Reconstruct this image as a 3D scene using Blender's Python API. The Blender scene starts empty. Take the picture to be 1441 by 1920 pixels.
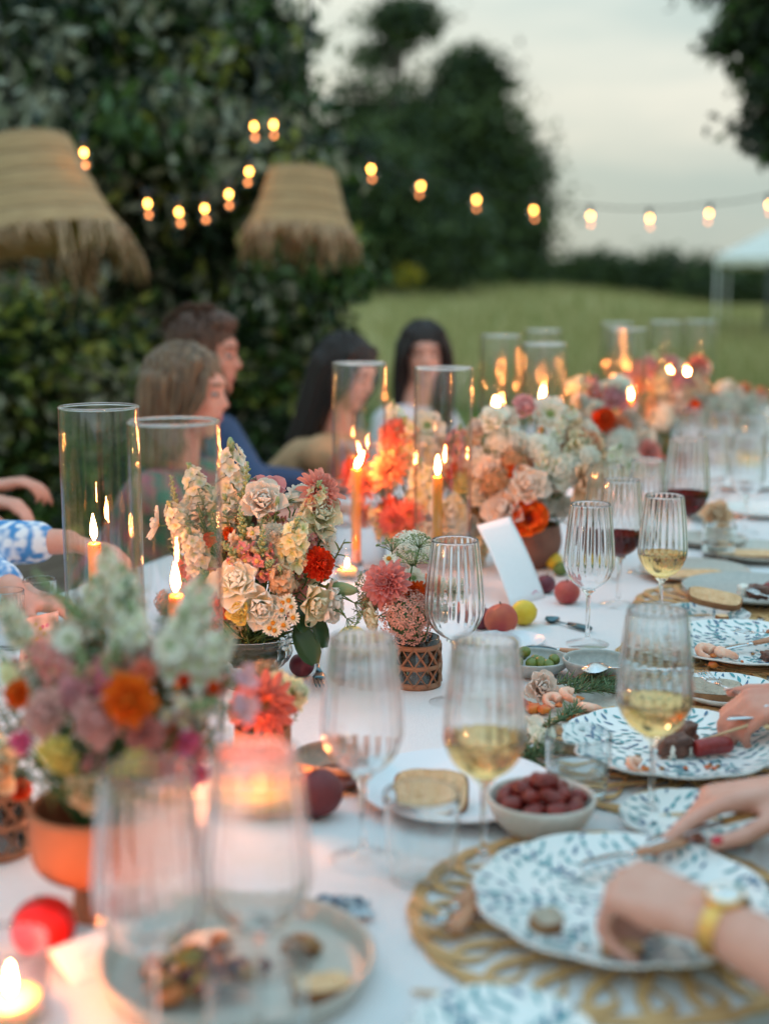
import bpy, math, random
import numpy as np
from mathutils import Vector, Matrix, Euler, Quaternion, noise as mnoise
R = math.radians
random.seed(7); rng = np.random.default_rng(7)
SC = bpy.context.scene; COL = SC.collection
# ------------------------------------------------------------------ camera
TZ = 0.74                     # table top height
CH = 0.63                     # camera height above the table top
FPX = 2500.0; CX, CY, HZ = 720.5, 960.0, 545.0
PITCH = math.atan((CY - HZ) / FPX)
CAM = Vector((0, 0, TZ + CH))
FW = Vector((0, math.cos(PITCH), -math.sin(PITCH))); UP = Vector((0, math.sin(PITCH), math.cos(PITCH)))
cd = bpy.data.cameras.new('camera'); cam = bpy.data.objects.new('camera', cd); COL.objects.link(cam)
cam.location = CAM; cam.rotation_euler = (R(90) - PITCH, 0, 0)
cd.sensor_fit = 'VERTICAL'; cd.sensor_height = 36; cd.lens = 36 * FPX / 1920; cd.clip_start = 0.05; cd.clip_end = 2000
cd.dof.use_dof = True; cd.dof.focus_distance = 2.14; cd.dof.aperture_fstop = 1.8; cd.dof.aperture_blades = 0
SC.camera = cam
# ------------------------------------------------------------------ sky, sun, exposure
SUN_EL, SUN_AZ = R(7), R(-8)      # low behind the trees, a little left of the view direction
w = bpy.data.worlds.new('World'); SC.world = w; w.use_nodes = True
nt = w.node_tree; N = nt.nodes; L = nt.links; N.clear()
out = N.new('ShaderNodeOutputWorld'); bg = N.new('ShaderNodeBackground'); L.new(bg.outputs[0], out.inputs[0])
sky = N.new('ShaderNodeTexSky'); sky.sky_type = 'NISHITA'; sky.sun_disc = False
sky.sun_elevation = SUN_EL; sky.sun_rotation = SUN_AZ; sky.air_density = 1.2; sky.dust_density = 2.0
tc = N.new('ShaderNodeTexCoord'); mp = N.new('ShaderNodeMapping'); mp.inputs['Scale'].default_value = (1.0, 1.0, 3.6)
mp.inputs['Rotation'].default_value = (0.05, 0.12, 0.3)
L.new(tc.outputs['Generated'], mp.inputs[0])
nz = N.new('ShaderNodeTexNoise'); nz.inputs['Scale'].default_value = 3.1; nz.inputs['Detail'].default_value = 4; nz.inputs['Roughness'].default_value = .45
L.new(mp.outputs[0], nz.inputs['Vector'])
cr = N.new('ShaderNodeValToRGB'); e = cr.color_ramp.elements
e[0].position = .42; e[0].color = (2.65, 3.2, 2.95, 1); e[1].position = .66; e[1].color = (4.4, 4.3, 3.65, 1)
L.new(nz.outputs['Fac'], cr.inputs[0])
sm = N.new('ShaderNodeVectorMath'); sm.operation = 'SCALE'; sm.inputs['Scale'].default_value = 1.2
L.new(sky.outputs[0], sm.inputs[0])
mx = N.new('ShaderNodeMix'); mx.data_type = 'RGBA'; mx.inputs[0].default_value = .975
sx = N.new('ShaderNodeSeparateXYZ'); L.new(tc.outputs['Generated'], sx.inputs[0])      # overcast: the zenith is brighter than the horizon
gz = N.new('ShaderNodeMapRange'); gz.inputs['From Min'].default_value = 0; gz.inputs['From Max'].default_value = 1; gz.inputs['To Min'].default_value = 1; gz.inputs['To Max'].default_value = 2.85; L.new(sx.outputs[2], gz.inputs[0])
ov = N.new('ShaderNodeVectorMath'); ov.operation = 'SCALE'; L.new(cr.outputs[0], ov.inputs[0]); L.new(gz.outputs[0], ov.inputs['Scale'])
tz = N.new('ShaderNodeMix'); tz.data_type = 'RGBA'; tz.blend_type = 'MULTIPLY'; L.new(sx.outputs[2], tz.inputs[0]); L.new(ov.outputs[0], tz.inputs[6]); tz.inputs[7].default_value = (.56, .84, 1.16, 1)
L.new(sm.outputs[0], mx.inputs[6]); L.new(tz.outputs[2], mx.inputs[7])
L.new(mx.outputs[2], bg.inputs[0]); bg.inputs[1].default_value = 0.12
sd = bpy.data.lights.new('sun', 'SUN'); sd.energy = 0.5; sd.angle = R(18); sd.color = (1, .86, .72)
so = bpy.data.objects.new('sun', sd); COL.objects.link(so)
sdir = Vector((math.sin(SUN_AZ) * math.cos(SUN_EL), math.cos(SUN_AZ) * math.cos(SUN_EL), math.sin(SUN_EL)))
so.rotation_euler = (-sdir).to_track_quat('-Z', 'Y').to_euler()
SC.view_settings.view_transform = 'Standard'; SC.view_settings.look = 'None'
SC.view_settings.exposure = 0.4; SC.view_settings.gamma = 1.0
SC.render.engine = 'CYCLES'
cy = SC.cycles; cy.use_denoising = True; cy.max_bounces = 14; cy.transmission_bounces = 14; cy.transparent_max_bounces = 40
cy.diffuse_bounces = 3; cy.glossy_bounces = 5; cy.sample_clamp_indirect = 6; cy.caustics_refractive = True; cy.blur_glossy = .4
cy.use_adaptive_sampling = True; cy.adaptive_threshold = .015
try: cy.denoiser = 'OPENIMAGEDENOISE'; cy.denoising_input_passes = 'RGB_ALBEDO_NORMAL'
except Exception: pass
# ------------------------------------------------------------------ pixel -> place
def ray(px, py): return FW + Vector(((px - CX) / FPX, 0, 0)) - UP * ((py - CY) / FPX)
def pt(px, py, Z): return CAM + ray(px, py) * Z
def tab(px, py, h=0.0):
    d = ray(px, py); t = (TZ + h - CAM.z) / d.z
    return CAM + d * t
def gnd(px, py):
    d = ray(px, py); return CAM + d * (-CAM.z / d.z)
def depth(p): return (Vector(p) - CAM).dot(FW)
def ppm(p): return FPX / depth(p)            # pixels per metre at a point
TA = R(21); TU = Vector((math.sin(TA), math.cos(TA), 0)); TN = Vector((TU.y, -TU.x, 0))
T_R = tab(1385, 1900).dot(TN)               # right edge of the table, across
T_W = 1.52
def ts(s, t, z=0.0): return TU * s + TN * t + Vector((0, 0, TZ + z))
# ------------------------------------------------------------------ materials
MATS = {}
def M(name, col, rough=.6, col2=None, scale=30., bump=0., bscale=None, metal=0., trans=0., emit=None, estr=0., transl=0., grad=None, rnd=0., aniso=None, spec=.5, sss=0., coat=0., detail=3.):
    if name in MATS: return MATS[name]
    m = bpy.data.materials.new(name); m.use_nodes = True; MATS[name] = m
    t = m.node_tree; n = t.nodes; l = t.links; p = n['Principled BSDF']; o = n['Material Output']
    p.inputs['Roughness'].default_value = rough; p.inputs['Metallic'].default_value = metal
    p.inputs['Specular IOR Level'].default_value = spec
    if trans: p.inputs['Transmission Weight'].default_value = trans; p.inputs['IOR'].default_value = 1.45
    if sss: p.inputs['Subsurface Weight'].default_value = sss; p.inputs['Subsurface Radius'].default_value = (.01, .004, .002); p.inputs['Subsurface Scale'].default_value = 1
    if coat: p.inputs['Coat Weight'].default_value = coat
    csock = None
    tcn = n.new('ShaderNodeTexCoord'); vec = tcn.outputs['Object']
    if aniso:
        mpn = n.new('ShaderNodeMapping'); mpn.inputs['Scale'].default_value = aniso; l.new(vec, mpn.inputs[0]); vec = mpn.outputs[0]
    if grad:                                  # pigment running from the base of a petal or leaf to its tip
        at = n.new('ShaderNodeAttribute'); at.attribute_name = 'tip'
        rp = n.new('ShaderNodeValToRGB'); els = rp.color_ramp.elements
        els[0].color = (*grad[0], 1); els[1].color = (*grad[-1], 1)
        for i, g in enumerate(grad[1:-1]): q = els.new((i + 1) / (len(grad) - 1)); q.color = (*g, 1)
        l.new(at.outputs['Fac'], rp.inputs[0]); csock = rp.outputs[0]
    if col2 is not None:
        tn = n.new('ShaderNodeTexNoise'); tn.inputs['Scale'].default_value = scale; tn.inputs['Detail'].default_value = detail; l.new(vec, tn.inputs['Vector'])
        rp = n.new('ShaderNodeValToRGB'); els = rp.color_ramp.elements
        els[0].position = .35; els[1].position = .65; els[0].color = (*col, 1); els[1].color = (*col2, 1)
        l.new(tn.outputs['Fac'], rp.inputs[0]); csock = rp.outputs[0]
    if rnd:
        oi = n.new('ShaderNodeObjectInfo'); hs = n.new('ShaderNodeHueSaturation')
        ma = n.new('ShaderNodeMath'); ma.operation = 'MULTIPLY_ADD'; ma.inputs[1].default_value = rnd; ma.inputs[2].default_value = 1 - rnd / 2
        l.new(oi.outputs['Random'], ma.inputs[0]); l.new(ma.outputs[0], hs.inputs['Value'])
        mb = n.new('ShaderNodeMath'); mb.operation = 'MULTIPLY_ADD'; mb.inputs[1].default_value = rnd * .12; mb.inputs[2].default_value = .5 - rnd * .06
        l.new(oi.outputs['Random'], mb.inputs[0]); l.new(mb.outputs[0], hs.inputs['Hue'])
        if csock: l.new(csock, hs.inputs['Color'])
        else: hs.inputs['Color'].default_value = (*col, 1)
        csock = hs.outputs[0]
    if csock: l.new(csock, p.inputs['Base Color'])
    else: p.inputs['Base Color'].default_value = (*col, 1)
    if bump:
        bn = n.new('ShaderNodeTexNoise'); bn.inputs['Scale'].default_value = bscale or scale; bn.inputs['Detail'].default_value = 4; l.new(vec, bn.inputs['Vector'])
        bb = n.new('ShaderNodeBump'); bb.inputs['Strength'].default_value = bump; bb.inputs['Distance'].default_value = .01
        l.new(bn.outputs['Fac'], bb.inputs['Height']); l.new(bb.outputs[0], p.inputs['Normal'])
    if emit: p.inputs['Emission Color'].default_value = (*emit, 1); p.inputs['Emission Strength'].default_value = estr
    if transl:
        tr = n.new('ShaderNodeBsdfTranslucent'); ms = n.new('ShaderNodeMixShader'); ms.inputs[0].default_value = transl
        if csock: l.new(csock, tr.inputs[0])
        else: tr.inputs[0].default_value = (*col, 1)
        l.new(p.outputs[0], ms.inputs[1]); l.new(tr.outputs[0], ms.inputs[2]); l.new(ms.outputs[0], o.inputs[0])
    return m
def emitter(name, col, s):
    m = bpy.data.materials.new(name); m.use_nodes = True; t = m.node_tree; t.nodes.clear()
    e = t.nodes.new('ShaderNodeEmission'); e.inputs[0].default_value = (*col, 1); e.inputs[1].default_value = s
    o = t.nodes.new('ShaderNodeOutputMaterial'); t.links.new(e.outputs[0], o.inputs[0]); MATS[name] = m; return m
def thin_glass(name, tint=(1, 1, 1), ior=1.45, edge=None):
    m = bpy.data.materials.new(name); m.use_nodes = True; t = m.node_tree; n = t.nodes; n.clear()
    o = n.new('ShaderNodeOutputMaterial'); ms = n.new('ShaderNodeMixShader'); tr = n.new('ShaderNodeBsdfTransparent'); gl = n.new('ShaderNodeBsdfGlossy')
    fr = n.new('ShaderNodeFresnel'); ge = n.new('ShaderNodeNewGeometry'); mr = n.new('ShaderNodeMapRange'); mr.inputs['To Min'].default_value = ior; mr.inputs['To Max'].default_value = 1 / ior
    t.links.new(ge.outputs['Backfacing'], mr.inputs[0]); t.links.new(mr.outputs[0], fr.inputs[0])      # a thin pane reflects alike from both sides
    tr.inputs[0].default_value = (*tint, 1); gl.inputs['Roughness'].default_value = .015
    t.links.new(fr.outputs[0], ms.inputs[0]); t.links.new(tr.outputs[0], ms.inputs[1]); t.links.new(gl.outputs[0], ms.inputs[2]); t.links.new(ms.outputs[0], o.inputs[0])
    if edge:                                  # the longer way through the wall at grazing angles
        lw = n.new('ShaderNodeLayerWeight'); lw.inputs[0].default_value = .35; rp = n.new('ShaderNodeValToRGB'); rp.color_ramp.elements[0].color = (*tint, 1); rp.color_ramp.elements[1].color = (*edge, 1); rp.color_ramp.elements[0].position = .45
        t.links.new(lw.outputs['Facing'], rp.inputs[0]); t.links.new(rp.outputs[0], tr.inputs[0])
    MATS[name] = m; return m
def thick_glass(name, col=(1, 1, 1), ior=1.45, clear=.3, rough=0.0):
    m = bpy.data.materials.new(name); m.use_nodes = True; t = m.node_tree; n = t.nodes; n.clear()
    o = n.new('ShaderNodeOutputMaterial'); ms = n.new('ShaderNodeMixShader'); tr = n.new('ShaderNodeBsdfTransparent'); gl = n.new('ShaderNodeBsdfGlass')
    ms.inputs[0].default_value = clear; tr.inputs[0].default_value = (*col, 1); gl.inputs[0].default_value = (*col, 1); gl.inputs['IOR'].default_value = ior; gl.inputs['Roughness'].default_value = rough
    t.links.new(gl.outputs[0], ms.inputs[1]); t.links.new(tr.outputs[0], ms.inputs[2]); t.links.new(ms.outputs[0], o.inputs[0]); MATS[name] = m; return m
# ------------------------------------------------------------------ mesh building
class MB:
    def __init__(s): s.v = []; s.f = []; s.t = []; s.mi = []; s.n = 0
    def add(s, v, f, tip=None, mi=0, mat=None):
        v = np.asarray(v, float).reshape(-1, 3)
        if mat is not None: a = np.array(mat); v = v @ a[:3, :3].T + a[:3, 3]
        s.v.append(v); s.t.append(np.zeros(len(v)) if tip is None else np.asarray(tip, float))
        f = [tuple(int(i) + s.n for i in q) for q in f]; s.f += f; s.mi += [mi] * len(f); s.n += len(v); return s
    def join(s, o, mat=None, mi=None):
        v = np.concatenate(o.v); 
        if mat is not None: a = np.array(mat); v = v @ a[:3, :3].T + a[:3, 3]
        s.v.append(v); s.t.append(np.concatenate(o.t)); s.f += [tuple(i + s.n for i in q) for q in o.f]
        s.mi += (o.mi if mi is None else [mi] * len(o.f)); s.n += len(v); return s
    def lathe(s, prof, seg=32, mi=0, mat=None, flute=None, close=False):
        pr = np.asarray(prof, float); k = len(pr); a = np.arange(seg) * 2 * math.pi / seg
        r = np.repeat(pr[:, :1], seg, 1)
        if flute is not None: r = r * flute(a[None, :], pr)
        v = np.stack([r * np.cos(a), r * np.sin(a), np.repeat(pr[:, 1:2], seg, 1)], -1).reshape(-1, 3)
        f = []
        for i in range(k if close else k - 1):
            j = (i + 1) % k
            for q in range(seg):
                e = (q + 1) % seg; f.append((i * seg + q, i * seg + e, j * seg + e, j * seg + q))
        if not close:
            if pr[0, 0] > 1e-5: f.append(tuple(range(seg - 1, -1, -1)))
            if pr[-1, 0] > 1e-5: f.append(tuple((k - 1) * seg + q for q in range(seg)))
        return s.add(v, f, None, mi, mat)
    def tube(s, path, rad, seg=6, mi=0, mat=None, tip=None, flat=None, cap=True):
        P = [Vector(p) for p in path]; k = len(P); rad = [rad] * k if np.isscalar(rad) else rad
        d0 = (P[1] - P[0]).normalized(); ref = Vector((0, 0, 1)) if abs(d0.z) < .9 else Vector((1, 0, 0)); v = []; tt = []
        x = d0.cross(ref).normalized()
        for i in range(k):
            d = (P[min(i + 1, k - 1)] - P[max(i - 1, 0)]).normalized(); x = (x - d * x.dot(d)).normalized(); y = d.cross(x)
            for q in range(seg):
                a = 2 * math.pi * q / seg; fy = 1 if flat is None else flat
                v.append(P[i] + (x * math.cos(a) + y * math.sin(a) * fy) * rad[i]); tt.append(i / (k - 1))
        f = [(i * seg + q, i * seg + (q + 1) % seg, (i + 1) * seg + (q + 1) % seg, (i + 1) * seg + q) for i in range(k - 1) for q in range(seg)]
        if cap: f += [tuple(range(seg - 1, -1, -1)), tuple((k - 1) * seg + q for q in range(seg))]
        return s.add([tuple(a) for a in v], f, tt if tip is None else tip, mi, mat)
    def box(s, x, y, z, mi=0, mat=None, bev=0.0):
        if bev:
            pr = []
            b = bev
            for zz, ins in ((-z, b), (-z + b, 0), (z - b, 0), (z, b)):
                pr += [(-x + ins + b, -y + ins, zz), (x - ins - b, -y + ins, zz), (x - ins, -y + ins + b, zz), (x - ins, y - ins - b, zz), (x - ins - b, y - ins, zz), (-x + ins + b, y - ins, zz), (-x + ins, y - ins - b, zz), (-x + ins, -y + ins + b, zz)]
            f = [(i * 8 + q, i * 8 + (q + 1) % 8, i * 8 + 8 + (q + 1) % 8, i * 8 + 8 + q) for i in range(3) for q in range(8)] + [tuple(range(7, -1, -1)), tuple(range(24, 32))]
            return s.add(pr, f, None, mi, mat)
        v = [(-x, -y, -z), (x, -y, -z), (x, y, -z), (-x, y, -z), (-x, -y, z), (x, -y, z), (x, y, z), (-x, y, z)]
        return s.add(v, [(3, 2, 1, 0), (4, 5, 6, 7), (0, 1, 5, 4), (1, 2, 6, 5), (2, 3, 7, 6), (3, 0, 4, 7)], None, mi, mat)
    def ball(s, r=(1, 1, 1), seg=16, rings=10, mi=0, mat=None, fn=None):
        v = []; tt = []
        for i in range(rings + 1):
            p = math.pi * i / rings
            for q in range(seg):
                a = 2 * math.pi * q / seg; u = Vector((math.sin(p) * math.cos(a), math.sin(p) * math.sin(a), -math.cos(p)))
                k = fn(u) if fn else 1.0
                v.append((u.x * r[0] * k, u.y * r[1] * k, u.z * r[2] * k)); tt.append(i / rings)
        f = [(i * seg + q, i * seg + (q + 1) % seg, (i + 1) * seg + (q + 1) % seg, (i + 1) * seg + q) for i in range(rings) for q in range(seg)]
        return s.add(v, f, tt, mi, mat)
    def petal(s, ln, wd, mat=None, cup=.3, curl=.2, ruf=0.0, mi=0, nu=4, nv=4, seed=0, blunt=.55, base=.25):
        v = []; tt = []
        for i in range(nu + 1):
            u = math.sin(math.pi / 2 * i / nu) if nu > 3 else i / nu
            wv = wd * (base + (1 - base) * math.sin(math.pi * min(1, u * .5 / blunt) ** .9)) if u < blunt else wd * math.sqrt(max(0, 1 - ((u - blunt) / (1 - blunt)) ** 2.6) * .97 + .03)
            for j in range(nv + 1):
                c = j / nv * 2 - 1
                z = cup * wd * c * c * (1 - .3 * u) + curl * ln * u * u + ruf * ln * math.sin(c * 4.6 + seed * 2.3) * u * u
                v.append((u * ln, c * wv * .5, z)); tt.append(u)
        q = nv + 1
        f = [(i * q + j, (i + 1) * q + j, (i + 1) * q + j + 1, i * q + j + 1) for i in range(nu) for j in range(nv)]
        return s.add(v, f, tt, mi, mat)
    def mesh(s, name, mats, smooth=True):
        me = bpy.data.meshes.new(name); v = np.concatenate(s.v)
        me.from_pydata(v.tolist(), [], s.f)
        for m in (mats if isinstance(mats, (list, tuple)) else [mats]): me.materials.append(m)
        if any(s.mi): me.polygons.foreach_set('material_index', s.mi)
        if smooth: me.polygons.foreach_set('use_smooth', [True] * len(me.polygons))
        t = np.concatenate(s.t)
        if t.any(): a = me.attributes.new('tip', 'FLOAT', 'POINT'); a.data.foreach_set('value', t)
        me.update(); return me
def X(loc=(0, 0, 0), rot=(0, 0, 0), sc=1.0):
    s3 = (sc,) * 3 if np.isscalar(sc) else sc
    return Matrix.LocRotScale(Vector(loc), Euler(rot), Vector(s3))
def face_mat(loc, d, sc=1.0, spin=0.0):       # local +Z turned to d
    q = Vector(d).normalized().to_track_quat('Z', 'Y'); return Matrix.Translation(Vector(loc)) @ q.to_matrix().to_4x4() @ Matrix.Rotation(spin, 4, 'Z') @ Matrix.Scale(sc, 4)
def link(name, me, parent=None, mw=None):
    o = bpy.data.objects.new(name, me); COL.objects.link(o)
    if parent is not None: o.parent = parent
    if mw is not None: o.matrix_local = mw
    return o
def put(name, mb, mats, parent=None, mw=None, smooth=True): return link(name, mb.mesh(name, mats, smooth), parent, mw)
LABELS = {}
def tag(o, label, cat, group=None, kind=None):
    o['label'] = label; o['category'] = cat
    if group: o['group'] = group
    if kind: o['kind'] = kind
    return o
def thing(name, label, cat, loc=(0, 0, 0), rz=0.0, group=None, sc=1.0):
    o = bpy.data.objects.new(name, None); COL.objects.link(o); o.empty_display_size = .05
    o.location = loc; o.rotation_euler = (0, 0, rz); o.scale = (sc,) * 3
    return tag(o, label, cat, group)
def struct(o, label=None, kind='structure'):
    o['kind'] = kind
    if label: o['label'] = label
    return o
def lerp(a, b, t): return a + (b - a) * t
def smoothpath(pts, n):
    P = [Vector(p) for p in pts]; out = []
    for i in range(n):
        u = i / (n - 1) * (len(P) - 1); k = min(int(u), len(P) - 2); t = u - k
        p0 = P[max(k - 1, 0)]; p1 = P[k]; p2 = P[k + 1]; p3 = P[min(k + 2, len(P) - 1)]
        out.append(.5 * ((2 * p1) + (p2 - p0) * t + (2 * p0 - 5 * p1 + 4 * p2 - p3) * t * t + (3 * p1 - p0 - 3 * p2 + p3) * t ** 3))
    return out
def spline(pts, n=30):                        # smooth 2d profile
    return [(max(p.x, 0), p.y) for p in smoothpath([(a, b, 0) for a, b in pts], n)]
# ================================================================== setting
def leafmesh(name, c, size, mats, share, droop=.3, narrow=.42, fold=.25, cid=None):
    n = len(c); c = np.asarray(c)
    d = rng.normal(size=(n, 3)); d[:, 2] -= droop; d /= np.linalg.norm(d, axis=1)[:, None]
    r = rng.normal(size=(n, 3)); s = np.cross(d, r); s /= np.linalg.norm(s, axis=1)[:, None]; nn = np.cross(d, s)
    ln = (size * rng.uniform(.65, 1.35, n))[:, None]
    v = np.stack([c, c + d * ln * .45 + s * ln * narrow * .5 + nn * ln * fold * .3, c + d * ln, c + d * ln * .45 - s * ln * narrow * .5 + nn * ln * fold * .3], 1).reshape(-1, 3)
    me = bpy.data.meshes.new(name); me.vertices.add(4 * n); me.vertices.foreach_set('co', v.ravel())
    me.loops.add(4 * n); me.loops.foreach_set('vertex_index', np.arange(4 * n)); me.polygons.add(n)
    me.polygons.foreach_set('loop_start', np.arange(n) * 4); me.polygons.foreach_set('loop_total', np.full(n, 4))
    for m in mats: me.materials.append(m)
    sh_ = np.array(share) / sum(share); mi = rng.choice(len(mats), n, p=sh_)
    if cid is not None: cm = rng.choice(len(mats), cid.max() + 1, p=sh_); mi = np.where(rng.random(n) < .72, cm[cid], mi)
    me.polygons.foreach_set('material_index', mi.astype(np.int32))
    me.update(calc_edges=True); me.validate(); return me
def clumps(center, rad, nclump, per, cr, shell=.55, flat=.7):
    u = rng.normal(size=(nclump, 3)); u /= np.linalg.norm(u, axis=1)[:, None]
    k = shell + (1 - shell) * rng.random((nclump, 1)) ** .6
    cc = np.asarray(center) + u * k * np.asarray(rad)
    o = rng.normal(size=(nclump, per, 3)) * cr * np.array([1, 1, flat]) * rng.uniform(.6, 1.3, (nclump, 1, 1))
    return (cc[:, None] + o).reshape(-1, 3), cc
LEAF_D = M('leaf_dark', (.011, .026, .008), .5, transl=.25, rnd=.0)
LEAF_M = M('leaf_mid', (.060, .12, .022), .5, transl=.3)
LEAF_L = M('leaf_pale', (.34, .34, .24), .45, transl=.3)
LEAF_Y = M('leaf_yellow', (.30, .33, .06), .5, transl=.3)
LEAF_F = M('leaf_far', (.034, .064, .020), .6, transl=.25)
LEAF_F2 = M('leaf_far_light', (.085, .13, .035), .6, transl=.25)
LEAF_S = M('leaf_sage', (.16, .21, .13), .55, transl=.3)
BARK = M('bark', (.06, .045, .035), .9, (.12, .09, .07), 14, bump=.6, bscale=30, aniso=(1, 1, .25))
# ground: level round the table, rising gently to the trees on the left of the meadow
def sst(t): t = min(1, max(0, t)); return t * t * (3 - 2 * t)
def gh(x, y): return 1.25 * sst((y - 13) / 42) * (1 - sst((x - 6) / 10))
GRASS = M('lawn_grass', (.12, .19, .035), .9, (.18, .24, .06), .9, bump=.6, bscale=60, detail=8.)
g = MB(); n = 60
xs = np.concatenate([np.linspace(-900, -30, 8), np.linspace(-24, 24, 33), np.linspace(30, 900, 8)]); ys = np.concatenate([np.linspace(-400, -10, 5), np.linspace(-6, 40, 24), np.linspace(60, 1500, 12)])
v = [(x, y, 0.012 * math.sin(x * 1.3) * math.sin(y * 1.1)) for y in ys for x in xs]; k = len(xs)
g.add(v, [(j * k + i, j * k + i + 1, (j + 1) * k + i + 1, (j + 1) * k + i) for j in range(len(ys) - 1) for i in range(k - 1)])
struct(put('ground', g, GRASS), 'green lawn under and behind the long table')
# the meadow beyond: paler tall grass, real blades
MEAD = M('meadow_grass', (.30, .285, .10), .95, (.42, .37, .17), .18, bump=.5, bscale=8, detail=8.)
g = MB(); xs = np.concatenate([np.linspace(-160, -12, 10), np.linspace(-10, 30, 32), np.linspace(34, 200, 10)]); ys = np.concatenate([np.linspace(15, 60, 30), np.linspace(70, 230, 14)])
v = [(x, y + 1.5 * math.sin(x * .35), .03 + .10 * min(1, (y - 15) / 8) + .04 * math.sin(x * .21 + y * .13) + gh(x, y)) for y in ys for x in xs]; k = len(xs)
g.add(v, [(j * k + i, j * k + i + 1, (j + 1) * k + i + 1, (j + 1) * k + i) for j in range(len(ys) - 1) for i in range(k - 1)])
struct(put('meadow', g, MEAD), 'pale unmown meadow reaching to the far trees')
def blades(name, n, y0, y1, h, mats, share, label):
    y = y0 + (y1 - y0) * rng.random(n) ** 1.3; x = (rng.random(n) * 1.1 - .5) * y * .72 + .05 * y
    c = np.stack([x, y, np.array([.02 + gh(a_, b_) for a_, b_ in zip(x, y)])], 1)
    me = bpy.data.meshes.new(name); hh = h * rng.uniform(.5, 1.3, n) ; d = rng.normal(size=(n, 2)) * .25 * hh[:, None]; a = rng.random(n) * 6.28; wd = .008 * (1 + y / 25)
    s = np.stack([np.cos(a), np.sin(a), 0 * a], 1) * wd[:, None]
    tip = c + np.concatenate([d, hh[:, None]], 1)
    v = np.stack([c - s, c + s, tip], 1).reshape(-1, 3); me.vertices.add(3 * n); me.vertices.foreach_set('co', v.ravel()); me.loops.add(3 * n); me.loops.foreach_set('vertex_index', np.arange(3 * n)); me.polygons.add(n)
    me.polygons.foreach_set('loop_start', np.arange(n) * 3); me.polygons.foreach_set('loop_total', np.full(n, 3))
    for m in mats: me.materials.append(m)
    me.polygons.foreach_set('material_index', rng.choice(len(mats), n, p=share).astype(np.int32)); me.update(calc_edges=True)
    o = link(name, me); tag(o, label, 'grass', kind='stuff')
B1 = M('blade_green', (.13, .21, .035), .7, transl=.3); B2 = M('blade_straw', (.46, .40, .19), .8, transl=.3); B3 = M('blade_olive', (.27, .27, .09), .8, transl=.3)
blades('lawn_grass', 60000, 2.5, 15, .05, [B1, B3], [.8, .2], 'short green grass of the lawn round the table')
blades('meadow_grass', 70000, 15, 95, .42, [B2, B3, B1], [.5, .38, .12], 'tall straw and olive grass of the meadow')
# ------------------------------------------------------------------ trees
def make_tree(name, label, base, trunk_h, tr, lobes, leaf, mats, share, limbs=5, droop=.3, cat='tree', group=None, narrow=.45):
    t = thing(name, label, cat, base, 0, group); b = Vector(base)
    pts = []; cens = []; ids = []; k0 = 0
    for (c, r, nc, per, cr, sh) in lobes:
        p, cc = clumps(Vector(c) - b, r, nc, per, cr, sh); pts.append(p); cens.append((Vector(c) - b, cc)); ids.append(np.repeat(np.arange(nc), per) + k0); k0 += nc
    pts = np.concatenate(pts); ids = np.concatenate(ids); ok = pts[:, 2] > .05 - b.z; pts = pts[ok]; ids = ids[ok]
    crown = link('crown', leafmesh('crown', pts, leaf, mats, share, droop, narrow, cid=ids), t)
    m = MB(); m.tube([(0, 0, -.1), (tr * .3, 0, trunk_h * .3), (-tr * .3, tr * .3, trunk_h * .7), (0, 0, trunk_h)], [tr * 1.35, tr, tr * .85, tr * .6], 10)
    put('trunk', m, BARK, t)
    m = MB()
    for (c, cc) in cens:
        m.tube(smoothpath([(0, 0, trunk_h * random.uniform(.55, .9)), lerp(Vector((0, 0, trunk_h)), c, .5) + Vector((random.uniform(-.1, .1), 0, .1)) * trunk_h, c], 6), [tr * .5, tr * .45, tr * .38, tr * .3, tr * .2, tr * .1], 7)
        for q in cc[rng.choice(len(cc), min(len(cc), limbs), replace=False)]:
            q = Vector(q); m.tube(smoothpath([lerp(Vector((0, 0, trunk_h)), c, .6), lerp(c, q, .5) + Vector((0, 0, .04 * trunk_h)), q], 5), [tr * .22, tr * .18, tr * .14, tr * .09, tr * .04], 5)
    put('limbs', m, BARK, t)
    return t
def lobe(px, py, Z, rx, ry, rd, nc, per, cr, sh=.5):
    c = pt(px, py, Z); k = Z / FPX
    return (c, (rx * k, rd, ry * k), nc, per, cr, sh)
# dense dark tree close behind the guests on the left
LT = []
for a in [(60, 40, 8.5, 190, 120, 1.0, 60, 70, .15, .3), (240, 110, 8.2, 180, 140, 1.0, 80, 72, .15, .3), (410, 120, 8.4, 110, 130, .9, 44, 66, .14, .3), (330, 320, 7.6, 220, 120, .9, 84, 72, .14, .25),
          (110, 330, 7.8, 200, 150, .9, 70, 72, .14, .3), (500, 300, 7.8, 90, 70, .7, 34, 66, .13, .3), (40, 520, 7.6, 170, 120, .9, 56, 72, .14, .3), (330, 500, 8.2, 190, 130, .8, 70, 80, .15, .2), (-120, 250, 8.2, 180, 400, 1.0, 90, 70, .18, .3),
          (200, -70, 8.8, 380, 110, 1.2, 76, 66, .17, .3), (440, 20, 8.9, 100, 70, .7, 18, 34, .13, .3), (510, 185, 8.6, 60, 60, .5, 16, 34, .12, .3), (520, 80, 9.0, 60, 60, .4, 8, 22, .12, .3)]:
    LT.append(lobe(*a))
LB = pt(300, 700, 8.6); LB.z = 0
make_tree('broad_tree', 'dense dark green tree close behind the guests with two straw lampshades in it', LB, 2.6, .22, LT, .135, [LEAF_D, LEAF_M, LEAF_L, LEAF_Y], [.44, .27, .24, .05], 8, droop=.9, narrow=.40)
LB = pt(220, 700, 11.0); LB.z = 0  # extra dark tree, added so the gaps in the crown stay black
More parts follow.
